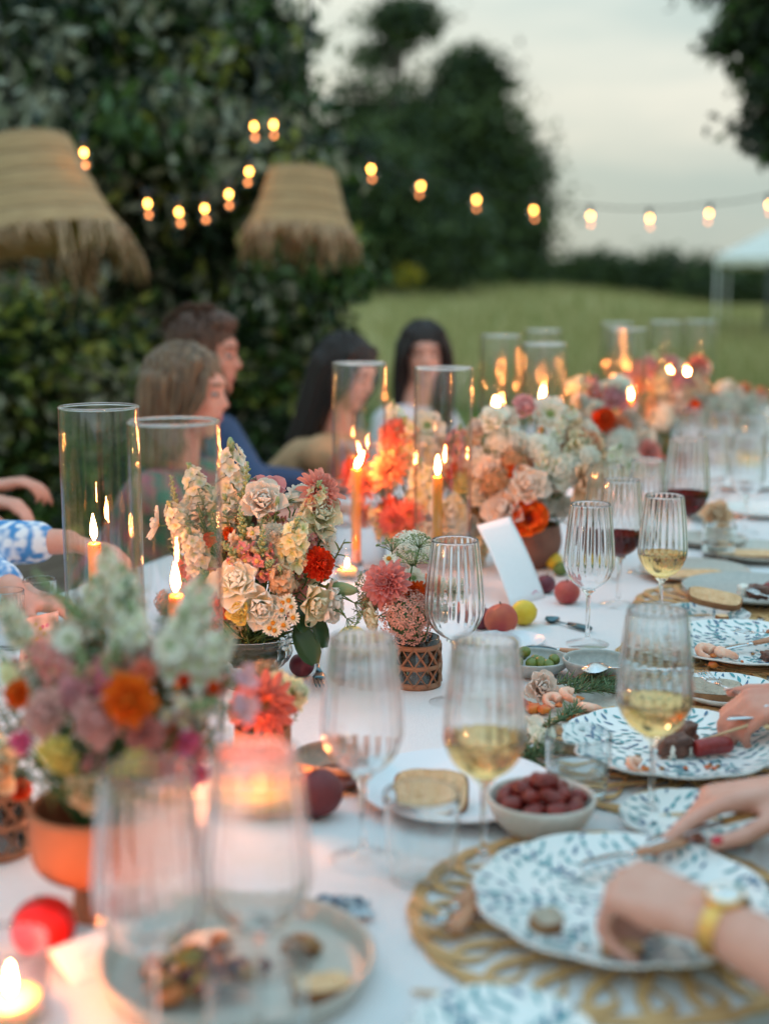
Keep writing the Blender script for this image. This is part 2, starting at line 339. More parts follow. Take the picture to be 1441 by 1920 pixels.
make_tree('dark_backing_tree', 'added nearly black tree keeping the gaps behind the lampshade tree dark', LB, 2.8, .25, [lobe(*a) for a in [(60, 270, 10.6, 230, 120, .7, 70, 90, .26, .2), (300, 290, 10.6, 190, 120, .7, 64, 90, .26, .2), (120, 400, 10.4, 300, 200, .7, 130, 90, .27, .2), (380, 430, 10.4, 190, 170, .7, 90, 90, .26, .2), (160, 660, 10.2, 300, 190, .7, 110, 90, .28, .2), (400, 640, 10.4, 110, 150, .6, 60, 90, .24, .2), (-180, 400, 10.4, 220, 500, .8, 90, 80, .3, .2)]], .24, [LEAF_D], [1], 4, droop=.3)
# bushes below it
def bush(label, base_px, Z, lobes, leaf, mats, share, group=None, name='leafy_bush'):
    b = pt(base_px, 700, Z); b.z = 0
    return make_tree(name, label, b, .5, .05, [lobe(*a) for a in lobes], leaf, mats, share, 4, .2, 'bush', group)
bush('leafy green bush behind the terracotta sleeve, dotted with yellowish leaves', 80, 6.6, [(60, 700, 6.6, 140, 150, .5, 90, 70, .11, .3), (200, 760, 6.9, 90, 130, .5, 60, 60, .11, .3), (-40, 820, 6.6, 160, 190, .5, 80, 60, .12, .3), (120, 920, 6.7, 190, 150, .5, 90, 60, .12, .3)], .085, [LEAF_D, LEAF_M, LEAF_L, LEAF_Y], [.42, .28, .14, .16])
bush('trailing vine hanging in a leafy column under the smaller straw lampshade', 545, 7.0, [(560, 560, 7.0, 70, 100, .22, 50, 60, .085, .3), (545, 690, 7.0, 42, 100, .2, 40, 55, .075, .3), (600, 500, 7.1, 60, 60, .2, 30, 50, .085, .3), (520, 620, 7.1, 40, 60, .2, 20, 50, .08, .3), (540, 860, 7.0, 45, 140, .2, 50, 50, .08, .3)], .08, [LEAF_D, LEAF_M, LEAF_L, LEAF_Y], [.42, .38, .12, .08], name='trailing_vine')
# trees across the meadow
def far_tree(label, px, Z, trunk, lobes, leaf=.42, mats=(LEAF_F, LEAF_F2, LEAF_D), share=(.48, .34, .18), name='meadow_tree', group='trees across the meadow'):
    b = pt(px, 548, Z); b.z = gh(b.x, b.y)
    return make_tree(name, label, b, trunk, .35, [lobe(*a) for a in lobes], leaf, list(mats), share, 6, .2, 'tree', group)
far_tree('tall thin-topped tree across the meadow with a small round crown above open branches', 745, 62, 9.0, [(755, 40, 62, 62, 26, 1.6, 26, 80, .55, .4), (740, 110, 62, 80, 50, 1.6, 12, 44, .45, .4), (725, 200, 62, 100, 60, 2, 26, 50, .55, .4), (690, 250, 62, 80, 50, 2, 22, 60, .55, .4), (760, 300, 62, 120, 80, 2.2, 60, 70, .7, .3), (720, 420, 62, 110, 110, 2.2, 90, 90, .8, .3)])
far_tree('broad dark round-headed tree across the meadow beside the open sky', 890, 58, 6.0, [(880, 150, 58, 55, 45, 1.4, 40, 80, .5, .4), (880, 250, 58, 105, 80, 2.2, 56, 70, .6, .35), (930, 340, 58, 75, 90, 2, 60, 80, .7, .35), (870, 430, 58, 130, 110, 2.4, 130, 90, .8, .3), (900, 515, 58, 110, 45, 2.2, 70, 80, .7, .2), (760, 520, 58, 90, 40, 2.2, 60, 80, .7, .2), (960, 450, 58, 45, 80, 1.8, 40, 80, .6, .3), (820, 300, 58, 90, 90, 2, 60, 80, .7, .3)])
far_tree('bright green low tree in front of the tall meadow trees', 650, 45, 3.0, [(670, 320, 45, 85, 60, 1.8, 60, 80, .5, .35), (700, 420, 45, 120, 110, 1.8, 110, 80, .6, .3), (800, 470, 45, 110, 70, 1.6, 70, 80, .6, .3), (620, 450, 45, 90, 90, 1.6, 60, 80, .6, .3), (680, 520, 45, 120, 40, 1.4, 60, 80, .5, .2)], .36, (LEAF_F, LEAF_F2, LEAF_D), (.4, .4, .2))
for i, (px, top, wd, zz) in enumerate([(1050, 492, 50, 118), (1112, 482, 55, 115), (1175, 500, 45, 120), (1235, 486, 62, 112), (1310, 492, 55, 118), (1375, 498, 60, 114), (1450, 494, 60, 116)]):
    far_tree(['low hedge bush touching the foot of the broad meadow tree', 'pointed hedge bush with the highest dark top across the meadow', 'lowest hedge bush between two higher ones across the meadow', 'wide hedge bush with a flat top across the meadow', 'hedge bush just before the white marquee roof', 'hedge bush seen under the white marquee roof', 'last hedge bush under the marquee roof beyond the dark post'][i], px, zz, 1.2, [(px, (top + 560) / 2 + 4, zz, wd, (560 - top) / 2 + 4, 2.2, 70, 70, .75, .3)], .55, name='hedge_bush', group='hedge at the end of the meadow')
# dark branch hanging in from the right
o = pt(1620, 700, 9.0); o.z = 0
make_tree('overhanging_tree', 'dark tree on the right whose leafy branch hangs into the sky', o, 4.2, .18, [lobe(1480, -20, 9.0, 110, 120, .5, 60, 60, .11, .2), lobe(1445, 110, 9.0, 42, 120, .4, 34, 60, .085, .2), lobe(1440, 230, 9.0, 28, 110, .35, 22, 55, .075, .2), lobe(1375, 60, 9.0, 26, 55, .3, 9, 40, .07, .3), lobe(1600, 60, 9.2, 150, 240, .8, 90, 60, .16, .3), lobe(1410, -60, 9.0, 120, 40, .4, 30, 40, .09, .3)], .085, [LEAF_D, LEAF_M], [.75, .25], 6, .9)
# yellow flowering shrub spot in the meadow
bq = pt(765, 540, 40); bq.z = gh(bq.x, bq.y)
YF = M('yellow_bloom', (.45, .36, .02), .6, transl=.3)
make_tree('flowering_shrub', 'small shrub with yellow blossom at the foot of the far trees', bq, .3, .04, [lobe(765, 520, 40, 20, 16, .25, 16, 40, .10, .2)], .13, [YF, LEAF_F2], [.75, .25], 3, 0, 'bush')
# ------------------------------------------------------------------ marquee
CANV = M('canvas_white', (.72, .71, .66), .8, (.66, .65, .60), 3); POSTM = M('post_dark', (.05, .055, .05), .6)
mq0 = pt(1338, 494, 26); t = thing('marquee', 'white pitched canvas marquee at the edge of the meadow', 'marquee', (mq0.x, mq0.y, 0), -math.atan2(mq0.x, mq0.y) - R(3))
hz = mq0.z; W_ = 5.0
m = MB(); m.add([(0, 0, hz + .12), (W_, 0, hz + .12), (W_, W_, hz + .12), (0, W_, hz + .12), (W_ / 2, W_ / 2, hz + 1.5)], [(0, 1, 4), (1, 2, 4), (2, 3, 4), (3, 0, 4)]); m.add([(.0, .0, hz + .11), (W_, 0, hz + .11), (W_, W_, hz + .11), (0, W_, hz + .11)], [(3, 2, 1, 0)])
put('roof', m, CANV, t, smooth=False)
m = MB()
for a, b in (((0, 0), (1, 0)), ((1, 0), (1, 1)), ((1, 1), (0, 1)), ((0, 1), (0, 0))):
    a = Vector((*a, 0)) * W_; b = Vector((*b, 0)) * W_; K = 24; v = []
    for i in range(K + 1):
        p = lerp(a, b, i / K); v += [(p.x, p.y, hz + .12), (p.x, p.y, hz - .06 + .05 * abs(math.sin(i * math.pi / 2)))]
    m.add(v, [(2 * i, 2 * i + 1, 2 * i + 3, 2 * i + 2) for i in range(K)])
put('valance', m, CANV, t)
px_ = pt(1440, 545, 26.0).x - mq0.x
for q in ((.06, .06), (px_, .06), (W_ - .06, .06), (.06, W_ - .06), (W_ - .06, W_ - .06)):
    m = MB(); r_ = .022 if q[0] < .1 else .06
    m.tube([(q[0], q[1], 0), (q[0], q[1], hz)], r_, 8); put('post', m, POSTM if q[0] > .1 else CANV, t)
# ------------------------------------------------------------------ string lights
FIL = emitter('filament', (1.0, .42, .07), 26.0); TIPG = emitter('bulb_reflection', (1.0, .30, .09), 6.5)
SOCK = M('socket_black', (.02, .02, .022), .5); CORD = M('cord_black', (.02, .022, .022), .7); BULBG = thin_glass('bulb_glass')
bs = MB(); bs.lathe([(.0, .030), (.016, .030), (.018, .0), (.015, -.004), (0, -.004)], 12); me_s = bs.mesh('socket', SOCK)
bg_ = MB(); bg_.lathe(spline([(.0125, -.003), (.015, -.018), (.030, -.05), (.031, -.075), (.018, -.095), (.0, -.10)], 14), 16); me_g = bg_.mesh('bulb', BULBG)
bf = MB(); bf.ball((.0085, .0085, .013), 8, 6, mat=X((0, 0, -.032))); me_f = bf.mesh('filament', FIL)
bf = MB(); bf.ball((.0075, .0075, .009), 8, 6, mat=X((0.0, 0, -.082))); me_t = bf.mesh('bulb_reflection', TIPG)  # glowing blob that imitates the filament's reflection low in the globe
def string_light(label, bulbs, ends):
    P = [pt(*e) for e in ([ends[0]] + [(b[0], b[1] - 10, b[2]) for b in bulbs] + [ends[1]])]
    t = thing('string_light', label, 'string lights', P[0], 0, 'festoon lights hung between the trees')
    path = []
    for a, b in zip(P, P[1:]):
        for i in range(8):
            u = i / 8; p = lerp(a, b, u); p.z -= .16 * (b - a).length * u * (1 - u) * .6; path.append(p - P[0])
    path.append(P[-1] - P[0]); m = MB(); m.tube(path, .004, 5); put('cord', m, CORD, t)
    for p in P[1:-1]:
        tl = random.uniform(-.12, .12)
        s = link('socket', me_s, t, X(p - P[0] - Vector((0, 0, .03)), (tl, random.uniform(-.15, .15), 0)))
        link('bulb', me_g, s); link('filament', me_f, s); link('bulb_reflection', me_t, s)
string_light('string of warm bulbs sagging across the dark tree between the straw lampshades', [(155, 267, 5.4), (275, 365, 5.9), (333, 381, 5.9), (382, 375, 6.0), (428, 348, 6.0), (468, 306, 6.1), (474, 221, 6.2)], [(60, 60, 5.4), (500, 60, 6.6)])
string_light('string of warm bulbs from the dark tree across the open sky', [(512, 219, 6.4), (694, 304, 6.9), (790, 338, 7.7), (893, 364, 7.8), (999, 384, 7.9), (1106, 395, 8.0), (1217, 400, 8.1), (1330, 391, 8.2), (1441, 375, 8.4)], [(470, 100, 6.4), (1600, 260, 8.8)])
# ------------------------------------------------------------------ straw lampshades
STRAW2 = M('raffia_dark', (.36, .22, .11), .85, (.28, .17, .08), 14, bump=.5, bscale=120, aniso=(1, 1, 9.))
STRAW = M('raffia', (.54, .35, .18), .85, (.43, .265, .13), 9, bump=.5, bscale=120, aniso=(1, 1, 9.)); FRNG = M('raffia_fringe', (.48, .30, .17), .9, (.32, .19, .11), 25)
SHADE_IN = M('shade_lining', (.28, .12, .05), .9)
def lampshade(label, px, py, Z, rt, rb, hpx, tilt, bands):
    c = pt(px, py, Z); k = Z / FPX; h = hpx * k; rt *= k; rb *= k
    t = thing('straw_lampshade', label, 'lampshade', c, 0, 'straw lampshades in the tree'); t.rotation_euler = tilt
    m = MB(); pr = []
    for i in range(bands * 6 + 1):
        u = i / (bands * 6); pr.append((lerp(rb, rt, u) * (1 + .012 * abs(math.sin(u * bands * math.pi)) + .10 * (1 - u) ** 4), u * h))
    pr += [(rt * .9, h * 1.015), (rt * .85, h * 1.0)]; m.lathe(pr + [(p[0] * .97, p[1]) for p in pr[::-1]], 48, close=True); m.mi = [1 if (i // 48) < bands * 6 and (i // 48) % 6 in (5,) else 0 for i in range(len(m.f))]; put('shade', m, [STRAW, STRAW2], t)
    m = MB(); m.lathe([(rt * .86, h * .995), (rt * .1, h * 1.0), (rt * .1, h * 1.01), (rt * .86, h * 1.005)], 24, close=True); put('shade_cap', m, STRAW, t)
    m = MB()
    for i in range(200):
        a = random.random() * 6.283; l_ = h * random.uniform(.12, .34) * (1.5 + .6 * math.sin(a * 5) + .5 * math.sin(a * 11)); r0 = rb * 1.10; fl = random.uniform(.05, .32)
        p0 = Vector((math.cos(a) * r0, math.sin(a) * r0, random.uniform(0, .02) * h)); da = random.uniform(-.12, .12)
        p1 = Vector((math.cos(a + da) * (r0 + l_ * fl), math.sin(a + da) * (r0 + l_ * fl), -l_ * .55)); p2 = Vector((math.cos(a + da * 2) * (r0 + l_ * fl * 1.2), math.sin(a + da * 2) * (r0 + l_ * fl * 1.2), -l_))
        m.tube([p0, p1, p2], [.006, .005, .002], 4)
    put('fringe', m, FRNG, t)
    m = MB(); m.tube([(0, 0, h * .99), (0, 0, h + .9)], .006, 5); put('cord', m, CORD, t)
    return t
lampshade('large straw lampshade with woven rings and fringe hanging in the dark tree', 68, 452, 5.6, 92, 152, 185, (R(-7), R(-9), 0), 5)
lampshade('smaller tawny straw lampshade with long parted fringe above the trailing vine', 562, 432, 6.2, 62, 92, 112, (R(-6), R(3), 0), 4)
# ------------------------------------------------------------------ table and cloth
WOOD = M('table_wood', (.22, .13, .07), .6, (.30, .19, .11), 6, aniso=(1, 9, 1))
S0, S1 = .30, 7.7; TC = T_R - T_W / 2
base = ts(S0, TC, -TZ); t = thing('dining_table', 'long wooden banquet table hidden under the white cloth', 'table', base, -TA)
LEN = S1 - S0
for i in range(5):
    m = MB(); wq = (T_W - .06) / 5; m.box(wq / 2 - .002, LEN / 2 - .03, .018, mat=X((-T_W / 2 + .03 + wq * (i + .5), LEN / 2, TZ - .026))); put('plank', m, WOOD, t, smooth=False)
for y_ in np.linspace(.3, LEN - .3, 4):
    for sx in (-1, 1):
        m = MB(); m.box(.04, .04, (TZ - .046) / 2, mat=X((sx * (T_W / 2 - .25), y_, (TZ - .046) / 2))); put('leg', m, WOOD, t, smooth=False)
CLOTH = M('linen_white', (.80, .80, .81), .85, (.76, .76, .775), 240, bump=.5, bscale=420)
m = MB(); drop = .34; nx, ny = 60, 300
v = []; 
def cloth_pt(a, b):           # a across incl. overhang, b along incl. overhang
    x = a; z = TZ; ox = max(abs(a) - T_W / 2, 0); y = b; oy = max(-b, b - LEN, 0); o = max(ox, oy)
    wav = math.sin(b * 9.0) * .5 + math.sin(b * 23 + a) * .25 if ox >= oy else math.sin(a * 11) * .5
    if ox > 0: x = math.copysign(T_W / 2 + .006 + ox * .10 * (1 + wav), a)
    if oy > 0: y = (-.006 - oy * .1 * (1 + wav)) if b < 0 else LEN + .006 + oy * .1 * (1 + wav)
    z -= max(0, o - .004) * .985
    if o == 0: z += .0010 * math.exp(-((a - .16) / .006) ** 2) + .0010 * math.exp(-((a + .34) / .006) ** 2) + .0014 * mnoise.noise(Vector((a * 3.1, b * 2.3, 0))) + .0006 * mnoise.noise(Vector((a * 9, b * 11, 3)))
    return (x, y, z)
A_ = np.concatenate([-T_W / 2 - np.linspace(drop, 0, 9), np.linspace(-T_W / 2, T_W / 2, nx)[1:-1], T_W / 2 + np.linspace(0, drop, 9)])
B_ = np.concatenate([-np.linspace(drop, 0, 9), np.linspace(0, LEN, ny)[1:-1], LEN + np.linspace(0, drop, 9)])
v = [cloth_pt(a, b) for b in B_ for a in A_]; k = len(A_)
m.add(v, [(j * k + i, j * k + i + 1, (j + 1) * k + i + 1, (j + 1) * k + i) for j in range(len(B_) - 1) for i in range(k - 1)])
tc_ = put('tablecloth', m, CLOTH, None); tc_.location = (base.x, base.y, 0); tc_.rotation_euler = (0, 0, -TA)
tag(tc_, 'white linen cloth covering the long banquet table', 'tablecloth')
# ================================================================== glass
HURR = thin_glass('hurricane_glass', (.985, .98, .985), 1.72, (.62, .58, .60)); FOOT = thin_glass('foot_glass', (.985, .99, .99), 1.6); GLS = thick_glass('wine_glass', (1, 1, 1), 1.46, 0); TUM = thick_glass('tumbler_glass', (.99, 1, 1), 1.46, 0)
WWHITE = thick_glass('white_wine', (1.0, .84, .56), 1.34, 0); WRED = thick_glass('red_wine', (.30, .006, .02), 1.34, 0); WATER = thick_glass('water', (.97, .99, 1), 1.33, 0)
GH = .257
bowl_in = spline([(.0, .1025), (.012, .1045), (.030, .118), (.0425, .140), (.0445, .158), (.0425, .19), (.0375, .235), (.0345, GH)], 34)
def rib(n, amp, z0): return lambda a, pr: 1 + amp * np.cos(a * n) * np.clip((pr[:, 1:2] - z0) / .02, 0, 1) * np.clip((GH - pr[:, 1:2]) / .004, 0, 1)
def foot_faces(m, z0):
    v = np.concatenate(m.v); m.mi = [1 if v[list(f), 2].mean() < z0 else 0 for f in m.f]
def make_wine_mesh():
    m = MB()
    outer = [(0, 0), (.0385, 0), (.039, .0012), (.0375, .0022), (.026, .0045), (.010, .0085), (.0048, .015), (.0036, .03), (.0034, .06), (.0038, .085), (.0055, .094), (.012, .0995)]
    bo = [(r + .0012 + .0006 * (z < .13), z - .0005) for r, z in bowl_in[4:]]
    prof = outer + bo + [(bowl_in[-1][0] + .0006, GH + .0006)] + bowl_in[::-1]
    ni = len(prof) - len(bowl_in); fl = rib(22, .010, .125); m.lathe(prof, 176, flute=lambda a, pr: np.where(np.arange(len(pr))[:, None] >= ni, fl(a, pr), 1.0)); foot_faces(m, .0115); return m.mesh('wine_glass', [GLS, FOOT])
ME_WINE = make_wine_mesh()
def liquid_mesh(name, inner, z1, mat, seg=48, grow=.0003):
    pr = [(r + grow, z) for r, z in inner if z < z1]; rr = np.interp(z1, [z for r, z in inner], [r for r, z in inner])
    m = MB(); m.lathe([(0, pr[0][1])] + pr[1:] + [(rr + grow, z1), (rr * .96, z1 - .0006), (0, z1 - .0006)], seg); return m.mesh(name, mat)
def wine_glass(label, px, py, fill=None, col=None, sc=1.0, pos=None, tilt=0):
    p = pos if pos is not None else tab(px, py)
    t = thing('wine_glass', label, 'wine glass', p, random.random() * 6.28, 'ribbed stemmed wine glasses', sc)
    link('bowl_and_stem', ME_WINE, t)
    if fill: link('wine', liquid_mesh('wine', bowl_in, fill, WRED if col == 'red' else WWHITE), t)
    return t
wine_glass('empty ribbed wine glass right beside the small rattan vase', 850, 1318)
wine_glass('empty ribbed wine glass between the dark peach and the bread plate', 680, 1612)
wine_glass('ribbed glass of white wine standing between bread plate and bowl of dates', 905, 1622, .148, 'white')
wine_glass('ribbed glass of white wine in front of the plate with skewered meat', 1219, 1530, .146, 'white')
wine_glass('empty ribbed wine glass beside the leaning menu card and red apple', 1100, 1208)
wine_glass('glass of red wine partly hidden behind an empty wine glass near the apple', 1158, 1135, .150, 'red')
wine_glass('glass of white wine behind the straight tumbler, bread beyond it', 1236, 1182, .148, 'white')
wine_glass('wide glass of red wine far down the table with two pale glasses before it', 1280, 1062, .150, 'red', 1.16)
wine_glass('empty wine glass just behind the half-hidden red wine', 1130, 1090)
wine_glass('empty wine glass below the white scabiosa of the far bouquet', 1207, 1072)
wine_glass('empty wine glass before the large plate of leftovers, blurred', 292, 2000)
wine_glass('empty wine glass between stone plate and tea light, blurred', 487, 1950)
for i, (px, py) in enumerate([(1330, 985), (1395, 1000), (1345, 930), (1405, 940), (1290, 915), (1440, 905), (1360, 885), (1415, 870), (1318, 872)]):
    wine_glass((['small empty wine glass behind the single pink rose vase', 'small empty wine glass beside the thin flatbread plate by the right edge', 'far empty wine glass beside the small dark bowl', 'far wine glass holding a little white wine among empty ones', 'far empty wine glass just past the wide glass of red wine'] + ['tiny empty wine glass crowded before the last bouquets'] * 4)[i], px, py, .148 if i in (3,) else None, 'white')
# tumblers
def tumbler(label, p, r0, r1, h, ribs=0, water=None, name='tumbler', fl=None):
    inner = [(0, .006), (r0 * .85, .006), (r0, .010)] + [(lerp(r0, r1, i / 8) + .10 * r1 * math.sin(math.pi * i / 8) * (0 if ribs else .35), lerp(.012, h, i / 8)) for i in range(9)]
    outer = [(0, .0008), (r0 * .8, 0), (r0 + .001, .003)] + [(r + .0014, z) for r, z in inner[3:]]
    m = MB(); fn = (lambda a, pr: 1 + .016 * np.cos(a * ribs) * (pr[:, 1:2] > .011) * (pr[:, 1:2] < h - .002)) if ribs else None
    outer[-1] = (r1 + .0014, h - .0006); m.lathe(outer + [(r1 + .0013, h + .0001), (r1 + .0010, h + .0006), (r1 + .0007, h + .0008), (r1 + .0004, h + .0006), (r1 + .0001, h + .0001)] + [(r1, h - .0006)] + inner[::-1][1:], 144 if ribs else 64, flute=fn); foot_faces(m, .0085)
    t = thing(name, label, 'glass', p, 0, 'tumblers'); put('tumbler_wall', m, [TUM, FOOT], t)
    if water: link('water', liquid_mesh('water', inner, water, WATER), t)
    return t
tumbler('plain empty tumbler in front of the bread plate', tab(790, 1648), .034, .040, .098)
tumbler('plain tumbler of water between bowl of dates and skewered meat plate', tab(1081, 1502), .034, .040, .088, 0, .046)
tumbler('plain straight tumbler behind a glass of white wine', tab(1211, 1250), .033, .036, .085, 0, None)
tumbler('plain tumbler beside the large stone plate, blurred', tab(482, 2010), .036, .041, .10)
tumbler('tall fluted tumbler beside the patterned blue sleeve, next to the hurricane glass', tab(78, 1190), .026, .029, .105, 22)
tumbler('tall fluted tumbler beside the pink menu card near white stock flowers', tab(18, 1215), .026, .029, .105, 22)
tumbler('water tumbler far along the table before the pink rose', tab(1345, 1055), .034, .038, .09, 0, .05)
# ------------------------------------------------------------------ candles
WAX = M('orange_wax', (.72, .30, .03), .5, sss=.3, col2=(.66, .26, .025), scale=40); WICK = M('wick', (.02, .015, .01), .9)
FLAME = emitter('flame', (1.0, .29, .075), 720.0); WAXP = M('ivory_wax', (.85, .62, .28), .5, sss=.3)
fm = MB(); fm.lathe(spline([(0.0003, 0), (.0042, .007), (.0052, .014), (.0035, .026), (.0012, .036), (.0, .041)], 16), 12); ME_FL = fm.mesh('flame', FLAME)
wm = MB(); wm.tube([(0, 0, -.002), (.0005, 0, .005), (.0015, 0, .010)], .0009, 6); ME_WK = wm.mesh('wick', WICK)
hm = MB(); hm.lathe([(0, 0), (.030, 0), (.030, .004), (.016, .008), (.0155, .024), (.0125, .024), (.0122, .012), (0, .012)], 32); ME_HOLD = hm.mesh('holder', TUM)
def candle(label, base, top, lean=0.0, sc=1.0):
    t = thing('taper_candle', label, 'candle', base, random.random() * 6, 'lit orange taper candles'); h = top
    m = MB(); r = .0108; m.lathe([(0, .010), (r * .96, .010), (r, .014), (r * 1.0, h * .5), (r * .97, h - .006), (r * .9, h - .0015), (r * .7, h), (r * .35, h - .003), (0, h - .004)], 24); put('wax', m, WAX, t)
    link('holder', ME_HOLD, t); link('wick', ME_WK, t, X((0, 0, h - .003))); link('flame', ME_FL, t, X((0, 0, h + .004), (lean * .5, lean, 0), sc))
    return t
def hurricane(label, px, wpx, top, clabel=None, cpx=None, ctop=None, lean=0.0, tl=0.0, dia=.122):
    Z = dia * FPX / wpx; p = pt(px, top, Z); H = p.z - TZ; b = Vector((p.x, p.y, TZ))
    t = thing('hurricane_glass', label, 'candle shade', b, random.random() * 6, 'tall glass hurricane cylinders'); r = dia / 2
    pr = [(r, .0), (r * 1.005, H * .25), (r * .995, H * .5), (r * 1.006, H * .75), (r, H - .003), (r + .0008, H), (r - .0012, H + .0012), (r - .0035, H), (r - .003, H - .004), (r * .965, H * .7), (r * .952, H * .45), (r * .962, H * .2), (r - .003, 0)]
    m = MB(); m.lathe(pr, 64, close=True, flute=lambda a, p_: 1 + .0035 * np.sin(a * 3 + p_[:, 1:2] * 9) + .002 * np.sin(a * 7 - p_[:, 1:2] * 14)); put('cylinder_wall', m, HURR, t)
    m = MB(); m.tube([(math.cos(i * math.pi / 24) * (r - .001), math.sin(i * math.pi / 24) * (r - .001), H) for i in range(49)], .0021, 8, cap=False); put('rim', m, GLS, t)
    if clabel:
        q = pt(cpx, ctop, Z); candle(clabel, (q.x, q.y, TZ + .0008), q.z - TZ, lean)
    return t
hurricane('tall hurricane cylinder nearest the blue patterned sleeve', 185, 150, 763, 'taper candle standing clear before the blue patterned sleeve', 177, 1019, .1)
hurricane('tall hurricane cylinder in front of the bouquet in the glass bowl', 325, 172, 790, 'low taper candle behind the marigold bouquet in its terracotta bowl', 330, 1117, .0)
hurricane('tall hurricane cylinder in front of the woman in tan', 673, 102, 681, 'tall taper candle in front of the woman in tan with leaning flame', 667, 880, .45)
hurricane('tall hurricane cylinder in front of the woman in white', 831, 110, 690, 'tall taper candle directly behind the empty glass by the rattan vase', 820, 894, .05)
hurricane('hurricane cylinder behind the white umbels left of its twin pair', 938, 74, 629, 'candle behind the white umbels of the terracotta bowl bouquet', 928, 772)
hurricane('hurricane cylinder standing before another one above the white scabiosa', 1020, 82, 645, 'candle right above the white scabiosa', 1016, 757)
hurricane('hurricane cylinder standing just behind another one above the white scabiosa', 1018, 66, 619)
hurricane('hurricane cylinder round the tall candle beside the red marigold of the far bouquet', 1176, 72, 617, 'tall candle beside the red marigold of the far bouquet', 1180, 750)
hurricane('hurricane cylinder half hidden behind the one with the tall far candle', 1156, 58, 606, 'candle half hidden behind the far tall candle', 1163, 727)
hurricane('hurricane cylinder round the brightest far candle over the last bouquet', 1248, 60, 603, 'bright far candle over the last bouquet', 1256, 703)
hurricane('last hurricane cylinder on the far right over the coral zinnia', 1312, 58, 602, 'last candle beside the coral zinnia at the table end', 1288, 705)
def tealight(label, p, r, h, wax_h, fs=.72):
    t = thing('tea_light', label, 'tea light', p, 0, 'tea lights in clear glass cups')
    m = MB(); m.lathe([(0, 0), (r * .92, 0), (r, .003), (r, h), (r - .002, h), (r - .0022, .008), (r * .7, .006), (0, .006)], 40); put('cup', m, HURR, t)
    m = MB(); m.tube([(math.cos(i * math.pi / 20) * (r - .001), math.sin(i * math.pi / 20) * (r - .001), h) for i in range(41)], .0014, 6, cap=False); put('rim', m, GLS, t)
    m = MB(); wr = r * .8; m.lathe([(0, .009), (wr, .009), (wr * 1.0, wax_h), (wr * .9, wax_h + .001), (wr * .6, wax_h - .001), (0, wax_h - .0015)], 24); put('wax', m, WAXP, t)
    link('wick', ME_WK, t, X((0, 0, wax_h - .001))); link('flame', ME_FL, t, X((0, 0, wax_h + .004), (0, .05, 0), fs)); return t
tealight('tea light in a clear cup before the small terracotta cup with zinnia', tab(487, 1528), .0295, .072, .022)
tealight('tea light in a clear cup beside the red tomato and place card', tab(22, 1915), .034, .075, .022)
tealight('tea light in a clear cup below the candle before the woman in tan', tab(650, 1085), .027, .06, .022, .5)
tealight('added tea light standing in for a flame reflection by the near bouquet', tab(330, 1500), .027, .05, .02)  # added flame, stands in for a reflection in the near wine glass
tealight('tea light far along the table beyond the second red wine', tab(1262, 960), .027, .06, .022)
